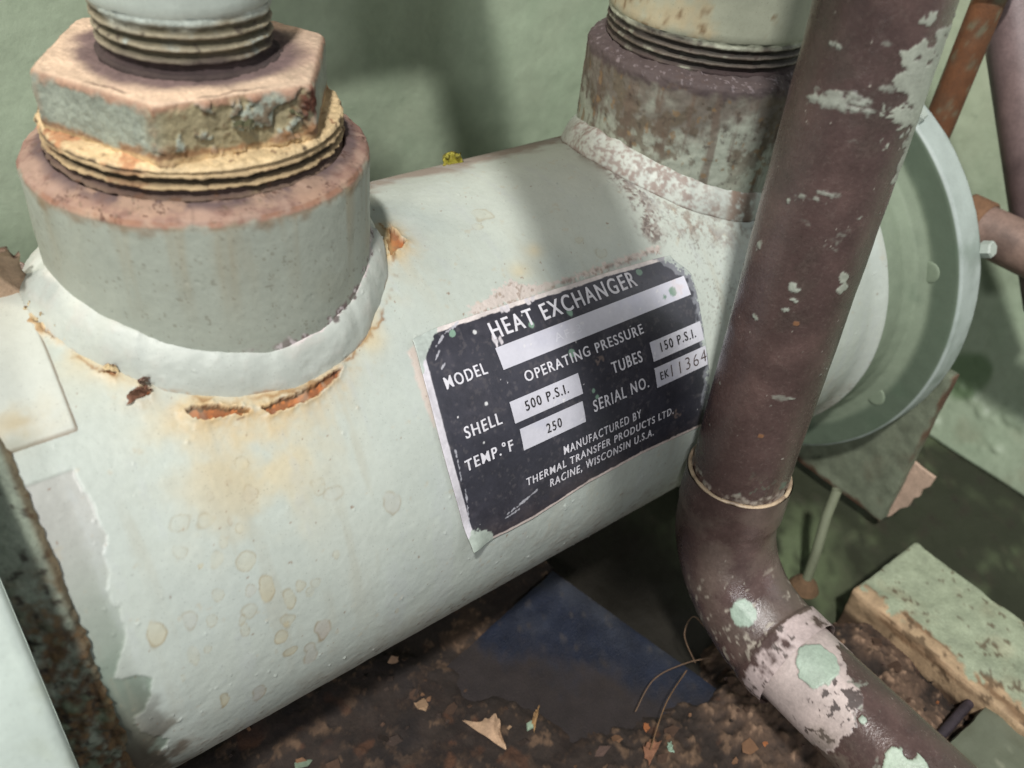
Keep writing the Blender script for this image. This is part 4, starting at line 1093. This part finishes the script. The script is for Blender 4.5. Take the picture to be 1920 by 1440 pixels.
def floorcol(P):
    n1 = fbm(P, 3, 4, 550); n2 = fbm(P, 16, 4, 553)
    c = full(P.shape[:2], C(62, 66, 48, 0.56, 0.6))  # dark base: the shade lying on the floor is put into its tone
    c = mix(c, 0.8 * sm(n1 + .4 * n2, 0.1, .6), C(104, 116, 84, 0.62, 0.6))
    c = mix(c, 0.7 * sm(n2 + .4 * n1, 0.2, .7), C(58, 50, 38, 0.56, 0.9))
    c = mix(c, 0.92 * sm(2.55 + 0.2 * n1 - P[..., 0], 0, 0.4), C(46, 40, 32, 0.5, 0.6))  # oily brown below the shell, deepened to hold its shade
    c = mix(c, 0.85 * np.exp(-(((P[..., 0] - 2.95) / 0.42) ** 2 + ((P[..., 1] + 1.1) / 0.35) ** 2)) * sm(n2 + n1, -.8, .3), C(134, 150, 112, 0.68, 0.6))
    return c
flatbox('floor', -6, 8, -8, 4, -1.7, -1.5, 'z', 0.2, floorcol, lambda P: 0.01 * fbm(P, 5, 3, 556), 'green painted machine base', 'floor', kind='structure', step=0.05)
bpy.data.objects['floor'].pop('category'); bpy.data.objects['floor'].pop('label')

# navy steel plate below the shell
def navycol(P, N):
    n1 = fbm(P, 5, 4, 560); n2 = fbm(P, 24, 4, 563)
    c = full(P.shape[:1], C(36, 44, 64, 0.55, 0.55))
    c = mix(c, 0.6 * sm(n1 + .5 * n2, 0.05, .7), C(60, 67, 84, 0.55, 0.65))
    c = mix(c, 0.7 * sm(n2 + .3 * n1, 0.5, .8), C(84, 78, 76, 0.5, 0.8))
    dd = (P[:, 0] - 0.70) * 0.88 + (P[:, 1] + 0.44) * 0.47
    c = mix(c, 0.9 * sm(0.32 + 0.12 * n1 + 0.08 * n2 - dd, 0, 0.3), C(60, 50, 46, 0.55, 0.9))
    c = mix(c, 0.5 * sm(P[:, 0], 1.35, 1.6) * sm(n1, -.5, .5), C(80, 84, 92, 0.55, 0.7))
    return c
o = boxgrid('steel_plate', -2.2, 1.585, -3.2, -0.44, -1.49, -1.36, 0.025, M_CRUST, None, 0.004, 8, navycol, 0.012, origin=(1.585, -0.44, -1.49),
            label='dark blue painted steel plate lying under the shell, half buried in dirt', cat='steel plate')

o.rotation_euler[2] = R(11.6)

# dirt lying over plate and floor
def ground_h(X, Y):
    P = np.stack([X, Y, 0 * X], -1)
    n1 = fbm(P, 1.6, 3, 570); n2 = fbm(P, 6, 4, 573); n3 = fbm(P, 22, 3, 577); n4 = fbm(P, 60, 2, 579)
    # side of the line (0.70,-0.30) -> (1.28,-1.22) -> (1.75,-1.36): dirt lies towards the viewer
    sd = polysdf(X, Y, [(-3, -0.2), (0.55, -0.2), (0.70, -0.44), (0.90, -0.84), (1.20, -1.30), (1.72, -1.40), (2.1, -1.30), (2.55, -1.46), (2.88, -1.60), (3.0, -1.7), (3.0, -4), (-3, -4)])
    cover = sm(-sd + 0.06 * n2 + 0.06 * n1, -0.02, 0.22)
    lum = 0.2 + 0.8 * sm(X + 0.3 * n1, 0.9, 1.7)
    h = -1.375 + 0.040 * cover + 0.016 * n2 * cover + lum * (0.016 * n3 + 0.008 * n4) * cover
    heap = np.exp(-(((X - 2.25) / 0.62) ** 2 + ((Y + 1.95) / 0.55) ** 2))
    h = h + cover * 0.11 * heap * (1 + 0.3 * n2)
    h = np.where(X > 1.63, h - (1 - cover) * 0.16, h - (1 - cover) * 0.02)
    return h, P, cover, (n1, n2, n3, n4)
def dirt():
    X, Y = np.meshgrid(np.arange(-1.6, 3.05, 0.011), np.arange(-3.3, -0.2, 0.011), indexing='ij')
    h, P, cover, (n1, n2, n3, n4) = ground_h(X, Y)
    P = np.stack([X, Y, h], -1)
    c = full(X.shape, C(62, 51, 44, 0.58, 0.95))
    c = mix(c, 0.8 * sm(n2 + .5 * n3, 0.05, .6), C(96, 76, 60, 0.58, 0.95))
    c = mix(c, 0.8 * sm(n3 + .4 * n4, 0.30, .6), C(128, 102, 80, 0.6, 0.95))
    c = mix(c, 0.8 * sm(-n2 + .5 * n3, 0.3, .8), C(48, 36, 30, 0.6, 0.95))
    c = mix(c, 0.7 * sm(fbm(P, 9, 3, 590), 0.5, .8), C(110, 74, 52, 0.56, 0.95))
    c = mix(c, 0.7 * sm(0.9 - X, 0, 0.5) * sm(n1 + n2, -.4, .5), C(46, 40, 40, 0.5, 0.95))
    rgt = sm(X + 0.2 * n1, 1.3, 2.2)
    c = mix(c, 0.6 * rgt * sm(n2 + .5 * n3, -.5, .4), C(134, 108, 90, 0.64, 0.95))
    c = mix(c, 0.7 * rgt * sm(n3 + .5 * n4, 0.35, .8), C(184, 152, 126, 0.68, 0.95))
    mesh('dirt', P, gridfaces(*X.shape), M_DIRT, None, c.reshape(-1, 4), kind='stuff', label='brown dirt and old paint dust heaped on the base', cat='dirt')
dirt()
def bits():
    rg = np.random.RandomState(12)
    V, F, Cc = [], [], []
    pal = [C(176, 144, 112, 0.66, 0.9), C(140, 104, 76, 0.62, 0.9), C(96, 72, 56, 0.6, 0.9), C(196, 160, 130, .68, .9), C(168, 190, 164, .7, .6), C(190, 120, 74, .64, .9), C(70, 56, 48, .6, .9), C(120, 96, 86, .6, .9)]
    pw = np.array([.07, .18, .32, .02, .012, .03, .28, .12]); pw /= pw.sum()
    n = 0
    while n < 330:
        x = rg.uniform(-0.6, 3.0); y = rg.uniform(-2.9, -0.35)
        h, _, cov, _ = ground_h(np.array([[x]]), np.array([[y]]))
        if cov[0, 0] < 0.35 + 0.3 * rg.rand(): continue
        r = 0.008 + 0.026 * rg.rand() ** 3
        k = rg.randint(4, 7); tl = rg.normal(0, 0.35, 2)
        b = len(V); th0 = rg.rand() * 6
        z0 = h[0, 0] + 0.006
        for lay in (0.007, -0.002):
            for j in range(k):
                t = th0 + 2 * math.pi * j / k; q = r * rg.uniform(0.55, 1.25)
                dx, dy = q * math.cos(t) * 1.4, q * math.sin(t)
                V.append((x + dx, y + dy, z0 + lay + tl[0] * dx + tl[1] * dy))
        F.append(tuple(range(b, b + k))); F.append(tuple(range(b + 2 * k - 1, b + k - 1, -1)))
        for j in range(k): F.append((b + j, b + k + j, b + k + (j + 1) % k, b + (j + 1) % k))
        cc = pal[rg.choice(len(pal), p=pw)] * np.array([1, 1, 1, 1]); Cc += [cc] * (2 * k); n += 1
    mesh('dirt_flakes', V, F, M_BARE, None, np.array(Cc), smooth=False, kind='stuff', label='small flakes of paint and rust strewn over the dirt', cat='flakes')
bits()
# larger scraps one can point to
def scrap(name, x, y, lx, ly, rot, curl, col, seed, label, cat):
    h = float(ground_h(np.array([[x]]), np.array([[y]]))[0][0, 0])
    a = np.array([math.cos(rot), math.sin(rot), 0.12]); b = np.array([-math.sin(rot), math.cos(rot), 0.15])
    return chip(name, (x, y, h + 0.02), a, b, lx, ly, curl, 0.2, col, None, seed, 0.006, col * np.array([.6, .55, .5, 1]), origin=(x, y, h), label=label, cat=cat)
scrap('paint_scrap', 0.62, -1.06, 0.13, 0.10, R(-75), 0.9, C(206, 172, 140, 0.7, .8), 51, 'torn tan scrap lying on the brown dirt at the bottom of the picture', 'scrap')
scrap('paint_scrap', 0.885, -1.15, 0.065, 0.03, R(40), 1.6, C(190, 150, 100, 0.66, .8), 52, 'thin curled tan sliver standing in the dirt right of the torn scrap', 'scrap')
scrap('paint_scrap', 1.24, -1.63, 0.07, 0.06, R(20), 0.7, C(160, 112, 84, 0.64, .9), 53, 'rusty brown flake on the dirt heap left of the copper elbow', 'scrap')
scrap('paint_scrap', 1.33, -1.66, 0.03, 0.03, R(60), 0.4, C(170, 200, 176, 0.74, .6), 54, 'tiny mint green paint chip beside the rusty brown flake', 'scrap')

def strand(name, pts, r, col, label):
    pts = np.array(pts, float)
    t = np.linspace(0, len(pts) - 1, 60); i = np.clip(t.astype(int), 0, len(pts) - 2); f = (t - i)[:, None]
    p0 = pts[np.clip(i - 1, 0, None)]; p1 = pts[i]; p2 = pts[i + 1]; p3 = pts[np.clip(i + 2, None, len(pts) - 1)]
    q = 0.5 * (2 * p1 + (p2 - p0) * f + (2 * p0 - 5 * p1 + 4 * p2 - p3) * f ** 2 + (3 * p1 - p0 - 3 * p2 + p3) * f ** 3)
    P, F, *_ = sweep(q, r, 6)
    mesh(name, P, F, M_BARE, None, col, origin=q[0], label=label, cat='fibre')
FB = C(140, 112, 88, 0.62, 0.7)
strand('fibre', [(1.30, -1.42, -1.27), (1.48, -1.36, -1.22), (1.70, -1.38, -1.24), (1.86, -1.43, -1.26)], 0.003, FB, 'long pale fibre arching over the edge of the dirt heap')
strand('fibre', [(1.76, -1.40, -1.26), (1.74, -1.30, -1.12), (1.84, -1.26, -1.08), (1.92, -1.34, -1.20)], 0.0028, FB, 'looped hair standing up from the edge of the dirt heap')
strand('fibre', [(1.20, -1.62, -1.24), (1.42, -1.50, -1.20), (1.66, -1.42, -1.22)], 0.003, C(150, 116, 80, .62, .7), 'short straight straw lying below the long arching fibre')

# painted timber block at the right
def woodcol(P, N):
    n1 = fbm(P, 6, 4, 600); n2 = fbm(P, 26, 4, 603)
    gr = fbm(P * np.array([9, 1.2, 14]), 1.6, 4, 607)
    c = full(P.shape[:1], C(178, 188, 160, 0.72, 0.55))
    c = mix(c, 0.5 * sm(n1, 0, .8), C(184, 180, 150, .7, .6))
    edge = P[:, 0] - 2.80
    bare = np.maximum(sm(-N[:, 0], 0.5, 0.8), sm(0.10 + 0.07 * n1 + 0.04 * n2 - edge, 0, 0.02))
    c = mix(c, bare, C(206, 176, 140, 0.70, 0.8))
    c = mix(c, bare * 0.75 * sm(gr, 0.0, 0.5), C(130, 94, 62, 0.6, 0.9))
    c = mix(c, 0.8 * sm(n2 + .5 * n1, 0.5, .75), C(110, 88, 64, 0.6, 0.9))
    c = mix(c, 0.9 * bare * sm(-P[:, 2] + 0.03 * n1, 1.29, 1.34), C(84, 62, 46, 0.6, 0.95))
    return c
boxgrid('timber_block', 2.80, 3.46, -3.4, -1.62, -1.49, -1.15, 0.014, M_BARE, None, 0.012, 7, woodcol, 0.02,
        label='timber block with pale green paint on top and a bare splintered tan edge', cat='timber block')
# grey green plate in the lower right corner and a dark strip added as the shadow line along its edge
boxgrid('base_plate', 2.25, 4.6, -4.6, -2.47, -1.49, -1.20, 0.025, M_WALL, None, 0.010, 9,
        lambda P, N: mix(mix(full(P.shape[:1], C(126, 132, 112, 0.64, .6)), .6 * sm(fbm(P, 7, 4, 611), 0, .7), C(104, 104, 84, .62, .7)), .7 * sm(fbm(P, 18, 3, 615), .55, .8), C(170, 172, 150, .7, .6)), 0.02,
        label='mottled grey green plate in the bottom right corner', cat='plate')
Pq, Fq, *_ = sweep([(2.0 + 0.1 * k, -2.41 + 0.006 * math.sin(k), -1.245 - 0.002 * k) for k in range(9)], 0.026, 20)
mesh('shadow_strip', Pq, Fq, M_DIRT, None, C(72, 62, 70, 0.6, 0.7), origin=(2.2, -2.41, -1.2), label='dark purple strip added as the shadow line along the grey green plate', cat='shadow_strip')

# torn card behind the bracket
def card():
    pts = [(-1.28, -0.80)] + [(-1.259, -0.906), (-1.362, -0.923), (-1.454, -0.926), (-1.45, -1.004), (-1.419, -1.055), (-1.423, -1.119), (-1.397, -1.151), (-1.393, -1.234), (-1.356, -1.282), (-1.325, -1.382), (-1.278, -1.45), (-1.269, -1.5)] + [(-1.28, -1.36)]
    n = len(pts)
    V = [(3.775, y, z) for y, z in pts] + [(3.80, y, z) for y, z in pts]
    F = [tuple(range(n)), tuple(range(2 * n - 1, n - 1, -1))] + [(i, n + i, n + (i + 1) % n, (i + 1) % n) for i in range(n)]
    mesh('torn_card', V, F, M_BARE, None, C(214, 184, 162, 0.74, 0.8), smooth=False, origin=(3.8, -1.3, -1.33), label='torn piece of pinkish tan card wedged behind the flange bracket', cat='card')
card()
# yellow scrap behind the crest of the shell
chip('yellow_scrap', (1.30, 0.37, 0.925), (1, -0.3, 0.0), (0.0, 0.15, 1), 0.055, 0.062, 0.3, 0.1, C(184, 176, 60, 0.66, 0.6), None, 61, 0.02, C(130, 124, 40, .6, .7), origin=(1.30, 0.37, 0.92), mat=M_BARE,
     label='small yellow scrap peeping over the crest of the shell', cat='scrap')

# pipes at the right
rt = thing('rusty_tube', 'thin rusty orange tube rising behind the far flange', 'tube', (4.3, -0.39, -1.3))
def rustcol(P, ph, rr, zz):
    n1 = fbm(P, 7, 4, 620); n2 = fbm(P, 25, 4, 623)
    c = full(P.shape[:2], C(132, 86, 54, 0.6, 0.8))
    c = mix(c, 0.7 * sm(n1, -.1, .6), C(118, 86, 62, 0.6, 0.8))
    c = mix(c, 0.6 * sm(n2 + .4 * n1, .2, .7), C(130, 140, 116, 0.64, 0.7))
    return c
revolve('tube', [(0.088, 0.0), (0.088, 3.1)], 40, (4.3, -0.39, -1.48), FZ, M_CRUST, rt, 0.03, colf=rustcol)
revolve('collar', [(0.09, 0.0), (0.135, 0.01), (0.135, 0.5), (0.09, 0.52)], 40, (4.3, -0.39, 1.62), FZ, M_PAINT, rt, 0.03, col=C(150, 160, 136, .68, .5))
sp_ = thing('side_pipe', 'brown copper pipe stub with an orange rusty collar pointing away at the right edge', 'pipe', (4.3, -1.0, 0.42))
def stubcol(P, ph, rr, zz):
    n1 = fbm(P, 6, 4, 630); n2 = fbm(P, 26, 3, 633)
    c = full(P.shape[:2], C(170, 142, 128, 0.66, 0.5))
    c = mix(c, 0.6 * sm(n1, 0, .7), C(112, 92, 84, 0.62, 0.5))
    return c
revolve('pipe_body', [(0.145, 0.0), (0.145, 2.0)], 60, (4.30, -0.86, 0.40), FY, M_COPPER, sp_, 0.03, colf=stubcol)
revolve('collar', [(0.12, -0.12), (0.165, -0.11), (0.165, 0.02), (0.15, 0.03)], 60, (4.30, -0.86, 0.40), FY, M_CRUST, sp_, 0.02, col=C(150, 112, 82, .62, .8))
def slant():
    a = np.array([4.62, 0.06, 1.95]); b = np.array([4.62, -1.20, 0.02])
    t = np.linspace(0, 1, 60)[:, None]
    pts = a + (b - a) * t
    P, F, A, B, T = sweep(pts, 0.17, 60)
    n1 = fbm(P, 5, 4, 640)
    c = mix(full(P.shape[:2], C(150, 128, 126, .64, .45)), .6 * sm(n1, -.1, .6), C(104, 88, 88, .62, .45))
    mesh('slanting_pipe', P - np.array([0, 0.16, -0.0]), F, M_COPPER, None, c.reshape(-1, 4), origin=(4.62, -1.36, 0.02), label='purplish brown pipe slanting down across the top right corner', cat='pipe')
slant()
# thin green stud on the floor
st_ = thing('floor_stud', 'thin leaning green stud with a rusty foot on the base behind the copper elbow', 'stud', (2.9, -1.33, -1.48))
Pq, Fq, *_ = sweep([(2.89, -1.33, -1.46), (2.95, -1.29, -1.25), (3.02, -1.23, -1.02), (3.08, -1.2, -0.86)], 0.03, 20)
mesh('rod', Pq, Fq, M_PAINT, st_, C(140, 146, 120, .66, .6))
revolve('foot', [(0.001, 0.05), (0.04, 0.05), (0.075, 0.01), (0.095, -0.03)], 40, (2.89, -1.33, -1.47), FZ, M_CRUST, st_, 0.01, col=C(140, 110, 82, .62, .9))

# unseen pipe added overhead only to throw the dark band over shell and panel
oh = thing('overhead_shadow_caster', 'unseen dark pipe added overhead to cast the shadow band', 'pipe', (0.77, -0.5, 2.95))
Pq, Fq, *_ = sweep([(0.77 + 0.44 * t, -0.5 + t, 2.95) for t in np.linspace(-2.0, 4.2, 30)], 0.235, 30)
mesh('pipe_body', Pq, Fq, M_COPPER, oh, COPPER)
boxgrid('overhead_shade_block', 0.2, 2.1, 1.5, 2.05, 1.80, 2.4, 0.1, M_WALL, None, 0.0, 8, None, 0.02, col=C(96, 110, 90, .66, .6), origin=(1.2, 1.8, 1.80),  # unseen, added to shade the top of the cabinet
        label='unseen green block added high at the cabinet to shade its top', cat='shade_block')
